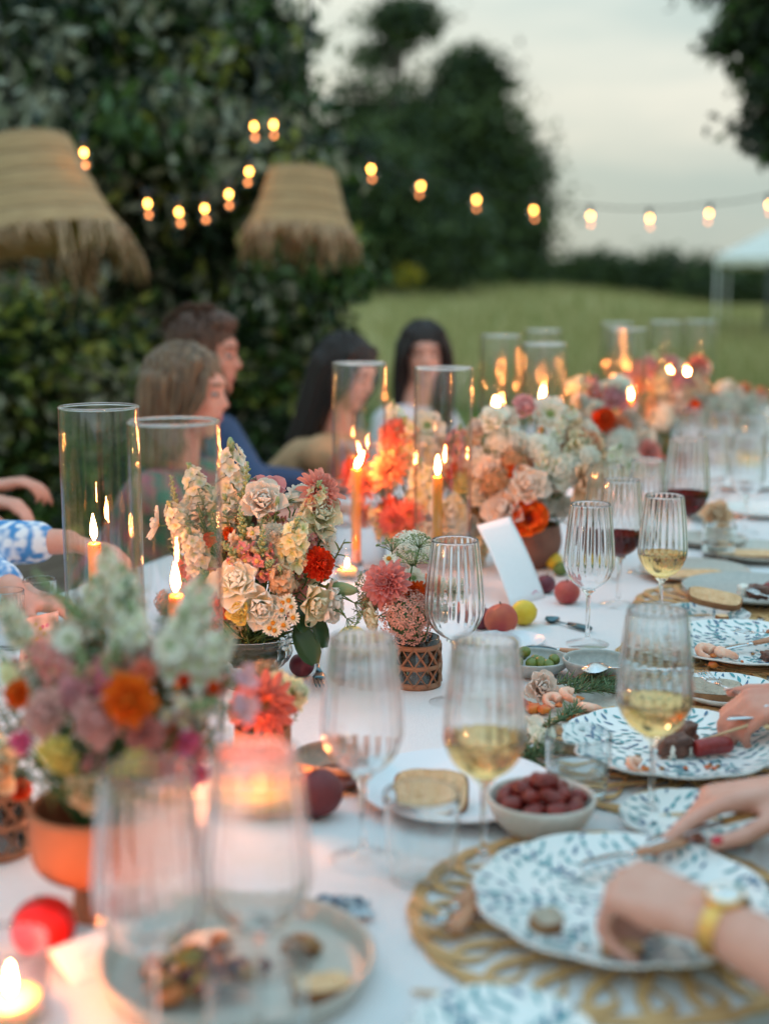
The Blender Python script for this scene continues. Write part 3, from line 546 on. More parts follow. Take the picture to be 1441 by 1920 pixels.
# ================================================================== plates, bowls, mats
CER = M('white_ceramic', (.78, .79, .78), .22, spec=.5); STONE = M('speckled_stoneware', (.52, .49, .43), .35, (.44, .41, .36), 160); GREYC = M('grey_stoneware', (.34, .35, .33), .4, (.42, .42, .39), 120)
CREAM = M('cream_stoneware', (.68, .64, .58), .4, (.60, .56, .50), 150); BROWNC = M('brown_stoneware', (.42, .27, .19), .5, (.34, .22, .16), 120); PALE = M('pale_plate', (.74, .76, .80), .3)
TEAL = M('print_teal', (.07, .30, .34), .3); NAVY = M('print_navy', (.06, .15, .26), .3); RIMG = M('plate_rim_grey', (.30, .36, .37), .4)
def plate_z(r, R_, dp=.016): u = r / R_; return .0052 + dp * max(0, (u - .58) / .42) ** 1.7
def plate(label, px, py, R_, mat=CER, style='plain', h=0.0, rz=0.0, name='dinner_plate', dp=.016, under=None):
    p = tab(px, py, h); t = thing(name, label, 'plate', p, rz, 'plates on the table')
    sc = (lambda a, pr: 1 + (.022 * np.abs(np.cos(a * 6)) ** .6 - .016 + .006 * np.cos(a * 12)) * np.clip((pr[:, :1] / R_ - .7) / .3, 0, 1)) if style == 'leaf' else None
    rs = np.linspace(0, 1, 15) * R_; top = [(r, plate_z(r, R_, dp)) for r in rs]
    edge = [(R_ * 1.008, plate_z(R_, R_, dp) - .001), (R_ * 1.0, plate_z(R_, R_, dp) - .0035)]
    bot = [(R_ * .62, .0015), (R_ * .56, .0), (R_ * .52, .0)]
    m = MB(); m.lathe(top, 96, flute=sc); m.f = [tuple(f)[::-1] for f in m.f if len(f) == 4]; m.mi = [0] * len(m.f)
    m2 = MB(); m2.lathe([top[-1]] + edge + bot + [(0, .0008)], 96, flute=sc); m2.f = [tuple(f)[::-1] for f in m2.f if len(f) == 4]; m2.mi = [0] * len(m2.f)
    m.join(m2); put('dish', m, mat, t)
    if style == 'leaf':
        pm = MB()
        def on(r, a): return (r * math.cos(a), r * math.sin(a), plate_z(r, R_, dp) + .0009)
        def leaf(r, a, dr, da_, ln, wd, mi):
            pts = []; c = Vector((r * math.cos(a), r * math.sin(a))); d = Vector((math.cos(da_), math.sin(da_))); s_ = Vector((-d.y, d.x))
            for u, wq in ((0, 0), (.25, .8), (.5, 1), (.75, .65), (1, 0), (.75, -.65), (.5, -1), (.25, -.8)):
                q = c + d * ln * u + s_ * wd * .5 * wq; rr = q.length
                if rr > R_ * .985: q = q * (R_ * .985 / rr); rr = R_ * .985
                pts.append((q.x, q.y, plate_z(rr, R_, dp) + .0009))
            pm.add(pts, [tuple(range(8))], None, mi)
        ns = max(4, round(R_ * 48)); K0 = 7 if R_ > .1 else 5
        for i in range(ns):
            a0 = i * 6.283 / ns + random.uniform(-.05, .05); sw = random.choice((-1, 1)) * random.uniform(.15, .4); K = K0; prev = None
            for j in range(K):
                u = j / (K - 1); r = R_ * lerp(.34, .93, u); a = a0 + sw * u * u * .8
                if prev:
                    r0, b0 = prev; w_ = .0004 / r
                    pm.add([on(r0, b0 - w_), on(r0, b0 + w_), on(r, a + w_), on(r, a - w_)], [(0, 1, 2, 3)], None, 1)
                if j > 0:
                    for sg in (-1, 1):
                        leaf(r, a, 0, a + sg * random.uniform(.65, 1.0), random.uniform(.012, .0175), random.uniform(.0042, .0062), random.choice((0, 0, 1)))
                prev = (r, a)
        done = []; sd = random.random() * 9
        for i in range(2600):
            q = Vector((random.uniform(-1, 1), random.uniform(-1, 1))) * R_
            if q.length > R_ * .95 or any((q - e_).length < .0128 for e_ in done): continue
            done.append(q); a = math.atan2(q.y, q.x); leaf(q.length, a, 0, a + 1.1 * math.sin(3 * a + 38 * q.length + sd) + random.uniform(-.35, .35), random.uniform(.0135, .0185), random.uniform(.0038, .0056), random.choice((0, 0, 1)))
        put('leaf_print', pm, [TEAL, NAVY], t, smooth=False)
    return t
RAT = M('rattan', (.68, .43, .20), .55, (.56, .33, .14), 60, bump=.3, bscale=200)
def loop_mesh(R_):
    m = MB(); P = []
    for i in range(29):
        u = i / 28 * 2 * math.pi; r = R_ * (.68 + .32 * math.cos(u)); a = .30 * math.sin(u) + .12 * math.sin(2 * u)
        P.append((r * math.cos(a), r * math.sin(a), .0035 + .0024 * math.sin(3 * u)))
    for o_ in (-.0042, 0, .0042):
        m.tube([(x * (1 + o_ / R_), y + o_ * .6, z) for x, y, z in P], .0021, 5, cap=False)
    return m.mesh('loop', RAT)
ME_LOOP = {}
def placemat(label, px, py, R_, rz=0.0):
    p = tab(px, py); t = thing('rattan_placemat', label, 'placemat', p, rz, 'round rattan placemats')
    me = ME_LOOP.setdefault(R_, loop_mesh(R_))
    for i in range(22): link('loop', me, t, X((0, 0, .0004 * (i % 3)), (0, 0, i * 6.283 / 22)))
    m = MB(); P = [(R_ * .42 * (i / 150) * math.cos(i * .26), R_ * .42 * (i / 150) * math.sin(i * .26), .004) for i in range(1, 151)]; m.tube(P, .0028, 5); put('spiral', m, RAT, t)
    return t
MH = .0092
placemat('looped rattan placemat under the leaf plate with the watch hand', 1150, 1722, .205, .2)
plate('blue leaf dinner plate under the hand with the gold watch', 1166, 1708, .150, CER, 'leaf', MH, .3)
placemat('looped rattan placemat under the plate of skewered meat', 1285, 1425, .225, .5)
plate('blue leaf scalloped dinner plate with skewered meat and sausage', 1256, 1412, .146, CER, 'leaf', MH, 1.0)
placemat('looped rattan placemat under the plate of two prawns', 1400, 1243, .22, .8)
plate('blue leaf dinner plate with two prawns and a resting fork', 1398, 1222, .150, CER, 'leaf', MH, .2)
placemat('rattan placemat under the dark-rimmed plate of crusts', 1400, 1140, .22, .1)
plate('dark-rimmed plate heaped with crusts and leftovers', 1412, 1118, .145, GREYC, 'plain', MH)
plate('white plate with one slice of bread between two wine glasses', 856, 1496, .125, PALE, 'plain', name='side_plate')
plate('small blue leaf side plate under the hand with red nails', 1298, 1560, .085, CER, 'leaf', .002, 1.3, 'side_plate')
plate('small blue leaf side plate with grey bread and a fork', 1358, 1312, .082, CER, 'leaf', .002, .1, 'side_plate')
plate('small blue leaf plate by the lone wooden skewer', 938, 1978, .078, CER, 'leaf', .0, .7, 'side_plate')
plate('small pale plate with a block of butter', 956, 1212, .062, PALE, 'plain', name='butter_plate', dp=.010)
plate('oval sand coloured plate of prawns and tomato among rosemary', 1062, 1338, .098, STONE, 'plain', name='serving_plate', dp=.010)
plate('blue leaf plate with a bread cube, beside the dark-rimmed plate', 1322, 1168, .082, CER, 'leaf', .002, 2.0, 'side_plate')
plate('thin plate with flatbread beyond the glass of white wine', 1300, 1082, .120, STONE, 'plain', .0)
plate('thin plate with flatbread at the right beyond the crusts plate', 1420, 1045, .125, STONE, 'plain', .0)
plate('plate with small pastries behind the wide red wine glass', 1330, 1022, .09, STONE, 'plain', .0)
plate('far blurred plate with dark food by the right edge', 1425, 965, .12, CER, 'plain', .0)
plate('farthest blurred plate beside crowded wine glasses', 1390, 915, .12, CER, 'plain', .0)
# raised-rim stone plate, near left
def deep_plate(label, px, py, R_, H, mat, name='stoneware_plate', cat='plate'):
    t = thing(name, label, cat, tab(px, py), 0, 'bowls and deep dishes' if cat == 'bowl' else None)
    th = .005 if cat == 'plate' else .0038
    b = R_ * (.93 if cat == 'plate' else .62); pr = [(0, .001), (b * .9, 0), (b, .002)] + [(lerp(b, R_, math.sin(u * math.pi / 2) if cat == 'bowl' else u), lerp(.004, H, u ** (1.15 if cat == 'bowl' else 1))) for u in np.linspace(.1, 1, 8)]
    inn = [(max(r - th, 0), z + (th if i < 3 else .0)) for i, (r, z) in enumerate(pr)]
    m = MB(); m.lathe(pr + [(R_ - th * .5, H + .0015)] + inn[::-1][:-3] + [(b * .85, .0065), (0, .006)], 72); put('dish_body', m, mat, t); return t
deep_plate('large speckled stoneware plate with salad leftovers and upright rim', 447, 1830, .128, .024, STONE)
deep_plate('cream bowl heaped with dark red dates', 1013, 1560, .064, .045, CREAM, 'serving_bowl', 'bowl')
deep_plate('grey bowl of green olives', 1000, 1263, .060, .028, GREYC, 'serving_bowl', 'bowl')
deep_plate('grey bowl with a spoon resting across it beside the olives', 1117, 1272, .056, .034, GREYC, 'serving_bowl', 'bowl')
deep_plate('brown bowl with dark jam behind the peach', 630, 1458, .056, .032, BROWNC, 'serving_bowl', 'bowl')
deep_plate('small dark bowl far along beside the water tumbler', 1308, 975, .045, .04, GREYC, 'serving_bowl', 'bowl')
# ================================================================== fruit
def spot(px, py, r, h=0.0): return tab(px, py, h)
PEACH = M('peach_skin', (.36, .03, .035), .65, (.60, .14, .06), 14, sss=.08); PEACHD = M('peach_dark', (.11, .015, .022), .6, (.20, .03, .03), 16); APPLE = M('apple_red', (.34, .03, .035), .45, (.48, .09, .06), 20)
LEMON = M('lemon_skin', (.75, .52, .03), .45, (.70, .46, .02), 60, bump=.15, bscale=220); TOM = M('tomato_red', (.62, .010, .008), .42, spec=.3); PLUM = M('plum_skin', (.10, .015, .03), .5, (.18, .03, .05), 30); FIGG = M('lime_green', (.10, .16, .03), .5); STEM = M('fruit_stem', (.12, .08, .04), .9)
def fruit(name, label, px, pyb, r, mat, kind='peach', pos=None, rot=(0, 0, 0)):
    p = pos or tab(px, pyb); t = thing(name, label, name.split('_')[-1], p, random.random() * 6.28, 'fruit on the tablecloth')
    def fn(u):
        k = 1.0
        if kind in ('peach', 'apple'):
            k -= .16 * math.exp(-((1 - u.z) / .05)) + .06 * math.exp(-((1 + u.z) / .05))
            if kind == 'peach': k -= .07 * math.exp(-(u.y / .10) ** 2) * (u.x > 0) * min(1, u.x * 2)
            else: k *= 1 + .03 * math.cos(5 * math.atan2(u.y, u.x)) * (u.z < 0) * -u.z
        return k
    m = MB()
    if kind == 'lemon':
        m.lathe(spline([(0, -1.32), (.16, -1.25), (.34, -1.06), (.8, -.62), (1, 0), (.8, .62), (.36, 1.06), (.2, 1.3), (0, 1.36)], 26), 24, mat=Matrix.Translation((0, 0, r)) @ Euler((R(90), 0, random.random())).to_matrix().to_4x4() @ Matrix.Scale(r, 4))
    else: m.ball((r, r, r * (.95 if kind != 'tomato' else .92)), 32, 24, mat=X((0, 0, r * .93), rot), fn=fn)
    put('flesh', m, mat, t)
    if kind in ('apple', 'peach', 'tomato'):
        m = MB(); m.tube([(0, 0, r * 1.55 if kind != 'tomato' else r * 1.8), (.002, 0, r * 1.85), (.006, 0, r * 2.02)], [.0016, .0013, .0016], 6); put('stem', m, STEM, t)
    return t
fruit('ripe_peach', 'dark red peach beside the tea light and brown bowl', 595, 1530, .0315, PEACHD, 'peach', rot=(.5, 0, 0))
fruit('yellow_lemon', 'lemon tucked behind the tea light by the dark peach', 545, 1530, .022, LEMON, 'lemon')
fruit('red_tomato', 'glowing red tomato beside the near tea light', 84, 1790, .031, TOM, 'tomato')
fruit('yellow_lemon', 'lemon half hidden between wine glass and glass bowl bouquet', 660, 1232, .028, LEMON, 'lemon')
fruit('ripe_plum', 'dark plum under the large leaf of the glass bowl bouquet', 566, 1268, .021, PLUM, 'peach')
fruit('ripe_peach', 'red and yellow peach leaning against a lemon behind the butter', 938, 1190, .0315, PEACH, 'peach', rot=(.3, .2, 0))
fruit('ripe_plum', 'dark red plum tucked behind the peach by the wine glass', 903, 1180, .023, PLUM, 'peach')
fruit('yellow_lemon', 'whole lemon between the peach and the menu card', 981, 1172, .0245, LEMON, 'lemon')
fruit('red_apple', 'red apple on the cloth beside the foot of the menu card', 1062, 1132, .0265, APPLE, 'apple')
fruit('ripe_plum', 'dark plum beside the terracotta bowl and menu card', 1022, 1112, .021, PLUM, 'peach')
fruit('green_lime', 'small green lime before the terracotta bowl', 1050, 1080, .016, FIGG, 'lemon')
fruit('yellow_lemon', 'lemon against the foot of the terracotta bowl', 1038, 1068, .02, LEMON, 'lemon')
# ================================================================== cards
PAPER = M('paper_white', (.80, .81, .83), .8, (.77, .78, .80), 200); PINKP = M('paper_pink', (.74, .55, .50), .8, (.62, .30, .24), 28); INK1 = M('ink_pink', (.60, .14, .25), .7); INK2 = M('ink_blue', (.15, .25, .40), .7); INK3 = M('ink_grey', (.45, .47, .52), .7); INK4 = M('ink_ochre', (.60, .36, .08), .7)
def card(name, label, corners, prints=(), mat=PAPER, cat='card', bend=0.0):
    A, B, C, D = [Vector(c) for c in corners]      # bottom left, bottom right, top right, top left
    o = (A + B) / 2; t = thing(name, label, cat, o); n_ = (B - A).cross(D - A).normalized()
    if n_.y > 0 and abs(n_.z) < .95: n_ = -n_
    if n_.z < 0 and abs(n_.z) >= .95: n_ = -n_
    m = MB(); G = 10; V = []
    def P(u, v, off=0.0): p = lerp(lerp(A, B, u), lerp(D, C, u), v) + n_ * (bend * math.sin(v * math.pi) + off); return p - o
    for off in (0, -.0006):
        V += [tuple(P(i / G, j / G, off)) for j in range(G + 1) for i in range(G + 1)]
    k = (G + 1) ** 2; f = []
    for j in range(G):
        for i in range(G):
            a = j * (G + 1) + i; f += [(a, a + 1, a + G + 2, a + G + 1), (k + a + G + 1, k + a + G + 2, k + a + 1, k + a)]
    ring = [i for i in range(G + 1)] + [(j + 1) * (G + 1) - 1 for j in range(1, G + 1)] + [G * (G + 1) + i for i in range(G - 1, -1, -1)] + [j * (G + 1) for j in range(G - 1, 0, -1)]
    for a, b in zip(ring, ring[1:] + ring[:1]): f.append((a, k + a, k + b, b))
    m.add(V, f); put('sheet', m, mat, t)
    if prints:
        pm = MB()
        for (u, v, du, dv, mi) in prints:
            pts = [tuple(P(u + du * math.cos(q * .785) * .5, v + dv * math.sin(q * .785) * .5, .0005)) for q in range(8)]; pm.add(pts, [tuple(range(8))], None, mi)
        put('print', pm, [INK1, INK2, INK3, INK4], t, smooth=False)
    return t
zc = 2.62
bl = tab(958, 1140); br = tab(1022, 1122)
tl = pt(893, 985, depth(bl) + .10); tr_ = pt(955, 968, depth(br) + .10)
card('menu_card', 'long blank white menu card leaning on the terracotta bowl', [bl, br, tr_, tl], [(.78, .10, .10, .02, 0), (.70, .085, .07, .014, 0), (.86, .085, .05, .012, 0)], bend=.006)
card('place_card', 'white place card standing by the tomato and stoneware plate', [tab(140, 1852), tab(212, 1822), pt(205, 1735, depth(tab(212, 1822)) + .02), pt(90, 1782, depth(tab(140, 1852)) + .01)], [(.5, .3, .07, .06, 0), (.55, .62, .4, .03, 2), (.5, .52, .3, .03, 2)])
bl = tab(30, 1300); br = tab(112, 1285); card('menu_card', 'pink floral menu card behind the near bouquet by the fluted tumblers', [bl, br, pt(110, 1145, depth(br) + .03), pt(45, 1160, depth(bl) + .03)], [(random.random() * .8 + .1, random.random() * .8 + .1, .12, .06, random.choice((0, 0, 3))) for i in range(26)], PINKP)
pr_ = [(.5 + random.uniform(-.42, .42), random.choice((.06, .1, .14, .88, .92, .95)) + random.uniform(-.02, .02), random.uniform(.02, .05), random.uniform(.01, .03), random.choice((0, 0, 1, 3))) for i in range(46)] + [(random.choice((.06, .94)), random.random(), .04, .02, random.choice((0, 1, 3))) for i in range(20)] + [(.5, .24 + .055 * i, .34 + .1 * (i % 3), .010, 2) for i in range(11)]
A, B, C, D = tab(1268, 1640, .0012), tab(1425, 1690, .0012), tab(1418, 1585, .0012), tab(1225, 1592, .0012)
card('menu_card', 'printed menu sheet lying flat with pink petals round its text', [A, B, C, D], pr_)
# ================================================================== cutlery
STEEL = M('steel', (.62, .63, .64), .22, metal=1.0); HAND = M('handle_wood', (.52, .25, .14), .5, (.42, .19, .10), 30, aniso=(1, 8, 1)); HANDL = M('handle_wood_light', (.55, .30, .10), .5, (.45, .24, .08), 30, aniso=(1, 8, 1)); DSTEEL = M('dark_steel', (.10, .16, .18), .3, metal=1.0)
def cutlery(kind, label, pa, pb, mats=(STEEL, HAND), width=1.0, roll=0.0):      # pa: tip, pb: handle end
    pa = Vector(pa); pb = Vector(pb); d = pa - pb; ln = d.length
    q = d.to_track_quat('Y', 'Z'); t = thing('table_' + kind, label, kind, pb, 0, 'cutlery on the table'); t.rotation_mode = 'QUATERNION'; t.rotation_quaternion = q @ Quaternion((0, 1, 0), roll)
    hl = ln * .48; m = MB()
    m.tube([(0, 0, .003), (0, hl * .1, .003), (0, hl * .5, .0032), (0, hl * .98, .003)], [.0078, .0095, .0088, .0062], 10, flat=.55); put('handle', m, mats[1], t)
    m = MB(); m.tube([(0, hl * .97, .003), (0, hl * 1.06, .003), (0, hl * 1.1, .003)], [.0055, .0052, .0035], 10, flat=.6); put('ferrule', m, STEEL, t)
    y0 = hl * 1.08; y1 = ln; m = MB()
    if kind == 'fork':
        ym = lerp(y0, y1, .45); yt = lerp(y0, y1, .66)
        m.tube([(0, y0, .003), (0, lerp(y0, ym, .6), .002), (0, ym, .003)], [.003, .0026, .006], 8, flat=.4)
        m.tube([(0, ym - .003, .003), (0, lerp(ym, yt, .5), .0025), (0, yt, .004)], [.006, .0115, .0118], 10, flat=.14)
        for i in range(4):
            x = (i - 1.5) * .0064; m.tube([(x, yt - .004, .004), (x * .98, lerp(yt, y1, .5), .006), (x * .92, y1, .010)], [.0020, .0017, .0007], 6, flat=.6)
    elif kind == 'spoon':
        ym = lerp(y0, y1, .5); m.tube([(0, y0, .003), (0, lerp(y0, ym, .5), .002), (0, ym, .004)], [.003, .0024, .004], 8, flat=.5)
        L_ = y1 - ym; V = []; F_ = []
        for s_ in (0, 1):
            for i in range(9):
                for j in range(7):
                    u = i / 8; c = j / 6 * 2 - 1; w_ = .019 * width * math.sin(math.pi * min(1, (u * .96 + .04) ** .8)) ; V.append((c * w_, ym - .002 + u * L_, .004 - .009 * (1 - c * c) * math.sin(math.pi * u) - s_ * .0009 + .004 * u))
            o_ = s_ * 63; F_ += [(o_ + i * 7 + j, o_ + i * 7 + j + 1, o_ + i * 7 + j + 8, o_ + i * 7 + j + 7) if s_ == 0 else (o_ + i * 7 + j + 7, o_ + i * 7 + j + 8, o_ + i * 7 + j + 1, o_ + i * 7 + j) for i in range(8) for j in range(6)]
        m.add(V, F_)
    else:
        V = []; K = 12
        for i in range(K + 1):
            u = i / K; y = lerp(y0, y1, u); w_ = .0085 * (min(1, .6 + u * 2)) * (1 - max(0, (u - .72) / .28) ** 2.2 * .92)
            V += [(-.0045, y, .0042), (-.0045, y, .0020), (-.0045 + w_ * 2, y, .0031)]
        F_ = [(3 * i + a, 3 * i + (a + 1) % 3, 3 * i + 3 + (a + 1) % 3, 3 * i + 3 + a) for i in range(K) for a in range(3)] + [(2, 1, 0), (3 * K, 3 * K + 1, 3 * K + 2)]
        m.add(V, F_)
    put({'fork': 'tines', 'spoon': 'spoon_bowl', 'knife': 'blade'}[kind], m, mats[0], t); return t
cutlery('fork', 'wooden-handled fork lying on the rattan placemat left of the watch hand', tab(795, 1750, .019), tab(905, 1662, .019))
cutlery('knife', 'wooden-handled knife lying beside the fork on the rattan placemat', tab(962, 1605, .016), tab(850, 1748, .016))
cutlery('knife', 'red-brown handled knife lying across the rim behind the watch hand', tab(1085, 1632, .030), tab(1280, 1582, .034))
cutlery('knife', 'butter knife with wooden handle beside the butter plate', tab(985, 1214, .012), tab(1105, 1228, .004), (DSTEEL, HAND))
cutlery('spoon', 'dark teaspoon lying on the cloth beyond the butter', tab(1022, 1162, .004), tab(1105, 1182, .004), (DSTEEL, DSTEEL))
cutlery('spoon', 'large serving spoon resting across the grey bowl', tab(1086, 1246, .042), tab(1300, 1256, .048), (STEEL, STEEL), 1.5, R(180))
cutlery('fork', 'wooden-handled fork resting on the plate of two prawns', tab(1380, 1190, .03), tab(1490, 1185, .05))
cutlery('knife', 'wooden-handled knife on the plate of two prawns', tab(1335, 1225, .02), tab(1475, 1196, .035))
cutlery('fork', 'fork resting on the dark-rimmed plate of crusts', tab(1398, 1110, .045), tab(1500, 1135, .04), (STEEL, STEEL))
cutlery('fork', 'wooden-handled fork lying behind the glass bowl bouquet leaf', tab(604, 1300, .004), tab(585, 1180, .004), (DSTEEL, DSTEEL))
# lone skewer
SKW = M('skewer_wood', (.62, .42, .24), .7)
def skewer(label, a, b, r=.0022):
    a = Vector(a); b = Vector(b); m = MB(); m.tube([(0, 0, 0), tuple((b - a) * .97), tuple(b - a)], [r, r, r * .3], 8)
    o = put('wooden_skewer', m, SKW, None); o.location = a; tag(o, label, 'skewer', 'wooden skewers')
skewer('bare wooden skewer on the cloth before the watch hand', tab(1130, 1890, .006), tab(770, 1858, .004))
skewer('wooden skewer through the sausage on the leaf plate', tab(1300, 1393, .030), tab(1425, 1352, .055))
# ================================================================== food
def blob(r, seed, amp=.25, fr=2.2, seg=14, rings=10):
    return MB().ball(r, seg, rings, fn=lambda u: 1 + amp * mnoise.noise(u * fr + Vector((seed * 7.1, seed * 3.3, seed))))
def food(name, label, cat, pos, mb, mat, rz=0.0, group=None, rot=None):
    o = put(name, mb, mat, None); o.location = pos; o.rotation_euler = rot or (0, 0, rz); return tag(o, label, cat, group)
BREAD = M('bread_crumb', (.84, .56, .32), .9, (.72, .43, .22), 60, bump=.7, bscale=140); CRUST = M('bread_crust', (.36, .17, .07), .8, (.24, .10, .04), 40, bump=.4, bscale=90); GBREAD = M('grey_bread', (.50, .42, .33), .95, (.38, .31, .24), 70, bump=.8, bscale=150)
def bread(label, p, lx, ly, lz, rot, crumb=BREAD):
    t = thing('bread_slice', label, 'bread', p, 0, 'bread'); t.rotation_euler = rot
    prof = [(math.copysign(abs(math.cos(a)) ** .55, math.cos(a)) * lx * (1.0 + .06 * math.sin(a)), math.copysign(abs(math.sin(a)) ** .6, math.sin(a)) * ly) for a in np.linspace(0, 6.283, 37)[:-1]]
    n_ = len(prof); m = MB(); V = []
    for z, k in ((0, .95), (.08, 1), (.92, 1), (1, .95)):
        V += [(x * k + .0015 * mnoise.noise(Vector((x * 80, y * 80, z))), y * k + .0015 * mnoise.noise(Vector((y * 80, x * 80, z))), z * lz) for x, y in prof]
    m.add(V, [(i * n_ + q, i * n_ + (q + 1) % n_, (i + 1) * n_ + (q + 1) % n_, (i + 1) * n_ + q) for i in range(3) for q in range(n_)], None, 0); put('crust', m, CRUST, t)
    m = MB()
    for zz in (-.0006, lz + .0006):
        V = [(x * .95, y * .95, zz) for x, y in prof] + [(0, 0, zz + (.0012 if zz > 0 else -.0003))]; m.add(V, [(q, (q + 1) % n_, n_) if zz > 0 else ((q + 1) % n_, q, n_) for q in range(n_)])
    put('crumb', m, crumb, t); return t
bread('slice of crusty bread leaning on the white side plate', tab(808, 1500, .010), .046, .032, .022, (R(44), 0, R(-5)))
bread('grey bread slice on the small leaf plate under the fork', tab(1332, 1312, .0085), .045, .026, .024, (R(14), 0, R(-14)), GBREAD)
bread('toasted crust wedge on the dark-rimmed plate', tab(1338, 1128, .034), .052, .018, .016, (R(35), R(8), R(-18)))
bread('flatbread piece on the thin plate beyond the white wine', tab(1290, 1083, .008), .080, .035, .010, (R(3), 0, .1))
bread('flatbread piece on the thin plate at the right', tab(1410, 1046, .008), .085, .035, .012, (R(3), 0, -.1))
bread('bread cube on the leaf plate beside the crusts plate', tab(1352, 1180, .008), .011, .011, .026, (0, 0, .3))
bread('torn piece of bread on the stoneware plate', tab(605, 1862, .0085), .026, .013, .012, (R(12), R(6), R(28)))
bread('small bread lump beside the knuckles on the leaf plate', tab(1022, 1742, .016), .016, .013, .016, (R(15), 0, .4), GBREAD)
bread('browned bread crust pinched under the watch hand', tab(1165, 1790, .019), .020, .010, .010, (R(10), 0, -.1))
BUT = M('butter', (.84, .62, .26), .5, sss=.2); m = MB(); m.box(.0165, .014, .0125, bev=.003); food('butter_block', 'pale yellow block of butter on the small plate', 'butter', tab(950, 1211, .018), m, BUT, .15)
OLV = M('olive_green', (.10, .15, .02), .3, (.16, .21, .04), 40); DATE = M('date_skin', (.16, .014, .012), .28, (.28, .03, .02), 60, bump=.5, bscale=160)
oc = tab(1000, 1263); 
for i, (dx, dy, dz) in enumerate([(-.038, .012, .020), (-.028, -.006, .022), (-.020, .020, .027), (-.006, -.012, .021), (.010, -.010, .022), (.034, .004, .023), (.004, .014, .019), (-.016, .004, .036), (.022, -.018, .019), (-.034, -.012, .018)]):
    m = MB(); m.ball((.0098, .0098, .0125), 16, 12, mat=X((0, 0, 0), (random.uniform(.8, 2.2), random.random() * 3, 0))); food('green_olive', 'green olive in the grey bowl', 'olive', oc + Vector((dx, dy, dz)), m, OLV, 0, 'green olives in the bowl')
dc = tab(1013, 1560)
k = 0
for ring, n_, z in ((.042, 9, .040), (.022, 6, .050), (.006, 2, .062), (.036, 8, .028)):
    for i in range(n_):
        a = i * 6.283 / n_ + z * 40; m = blob((.0105, .0105, .0165), k, .16, 3.0); k += 1
        food('red_date', 'dark red date heaped in the cream bowl', 'date', dc + Vector((ring * math.cos(a), ring * math.sin(a), z + random.uniform(-.002, .003))), m, DATE, 0, 'dates heaped in the bowl', (random.uniform(1, 2), 0, random.random() * 6))
JAM = M('dark_jam', (.05, .012, .012), .3, (.12, .03, .02), 40, bump=.6, bscale=80); m = blob((.040, .040, .010), 3, .2, 3); food('dark_jam', 'dark red relish in the brown bowl', 'relish', tab(630, 1458, .013), m, JAM)
m = blob((.036, .036, .009), 5, .3, 3); food('chopped_nuts', 'brown chopped relish in the grey bowl under the spoon', 'relish', tab(1120, 1272, .013), m, CRUST)
PRWN = M('prawn_flesh', (.84, .36, .22), .4, (.86, .58, .44), 45, sss=.2, bump=.2, bscale=120); TOMO = M('roast_tomato', (.62, .07, .02), .35, (.70, .22, .03), 30)
def prawn(label, p, r, rz, tilt=.2):
    t = thing('cooked_prawn', label, 'prawn', p, rz, 'cooked prawns'); t.rotation_euler = (tilt, 0, rz); m = MB(); P = []; rd = []
    for i in range(19):
        u = i / 18; a = u * 4.4; P.append((math.cos(a) * r * (1 - .1 * u), math.sin(a) * r * (1 - .1 * u), .0085 + .003 * math.sin(a))); rd.append(r * .70 * (1 - .62 * u) * (1 + .07 * (i % 3 == 0)))
    m.tube(P, rd, 10); put('body', m, PRWN, t); m = MB(); e_ = Vector(P[-1]); d_ = Vector((math.cos(4.4 + 1.57), math.sin(4.4 + 1.57), .1))
    for s_ in (-.5, 0, .5):
        q = Matrix.Rotation(s_, 3, 'Z') @ d_; m.petal(.012, .007, mat=face_mat(e_, q.cross(Vector((0, 0, 1))).cross(q)) if False else Matrix.Translation(e_) @ q.to_track_quat('X', 'Z').to_matrix().to_4x4())
    put('tail', m, TOMO, t)
for l_, a_, b_, h_, r_, z_ in [('prawn lying nearest the tomatoes on the sand plate', 1035, 1325, .009, .0125, .4), ('prawn on top of the pile on the sand plate', 1068, 1316, .013, .0135, 1.4), ('rounded prawn at the edge of the sand plate', 1107, 1340, .011, .0130, 2.8),
                               ('left prawn of the pair on the leaf plate', 1322, 1232, .018, .0145, .5), ('right prawn of the pair on the leaf plate', 1362, 1236, .018, .0145, 2.2), ('pale prawn piece at the rim of the skewered meat plate', 1190, 1448, .018, .0105, 1.0)]:
    prawn(l_, tab(a_, b_, h_), r_, z_)
for i, (a_, b_, h_, r_) in enumerate([(1000, 1328, .013, .010), (1020, 1330, .014, .009), (1065, 1342, .012, .009), (1089, 1350, .011, .008), (1336, 1246, .018, .007), (985, 1322, .012, .008)]):
    m = blob((r_ * 1.2, r_, r_ * .8), i, .3); food('roast_tomato', ['roast tomato piece beside the white petals on the sand plate', 'roast tomato piece touching a prawn on the sand plate', 'orange tomato half in the rosemary', 'round cherry tomato by the rosemary sprig', 'orange tomato bit before the two prawns', 'roast tomato piece at the far rim of the sand plate'][i], 'tomato', tab(a_, b_, h_), m, TOMO)
MEAT = M('grilled_meat', (.20, .08, .05), .5, (.08, .03, .02), 50, bump=.6, bscale=110); SAUS = M('sausage_skin', (.30, .018, .016), .3, (.20, .012, .012), 40, bump=.3, bscale=90); FETA = M('feta_white', (.82, .78, .70), .6, bump=.3, bscale=80)
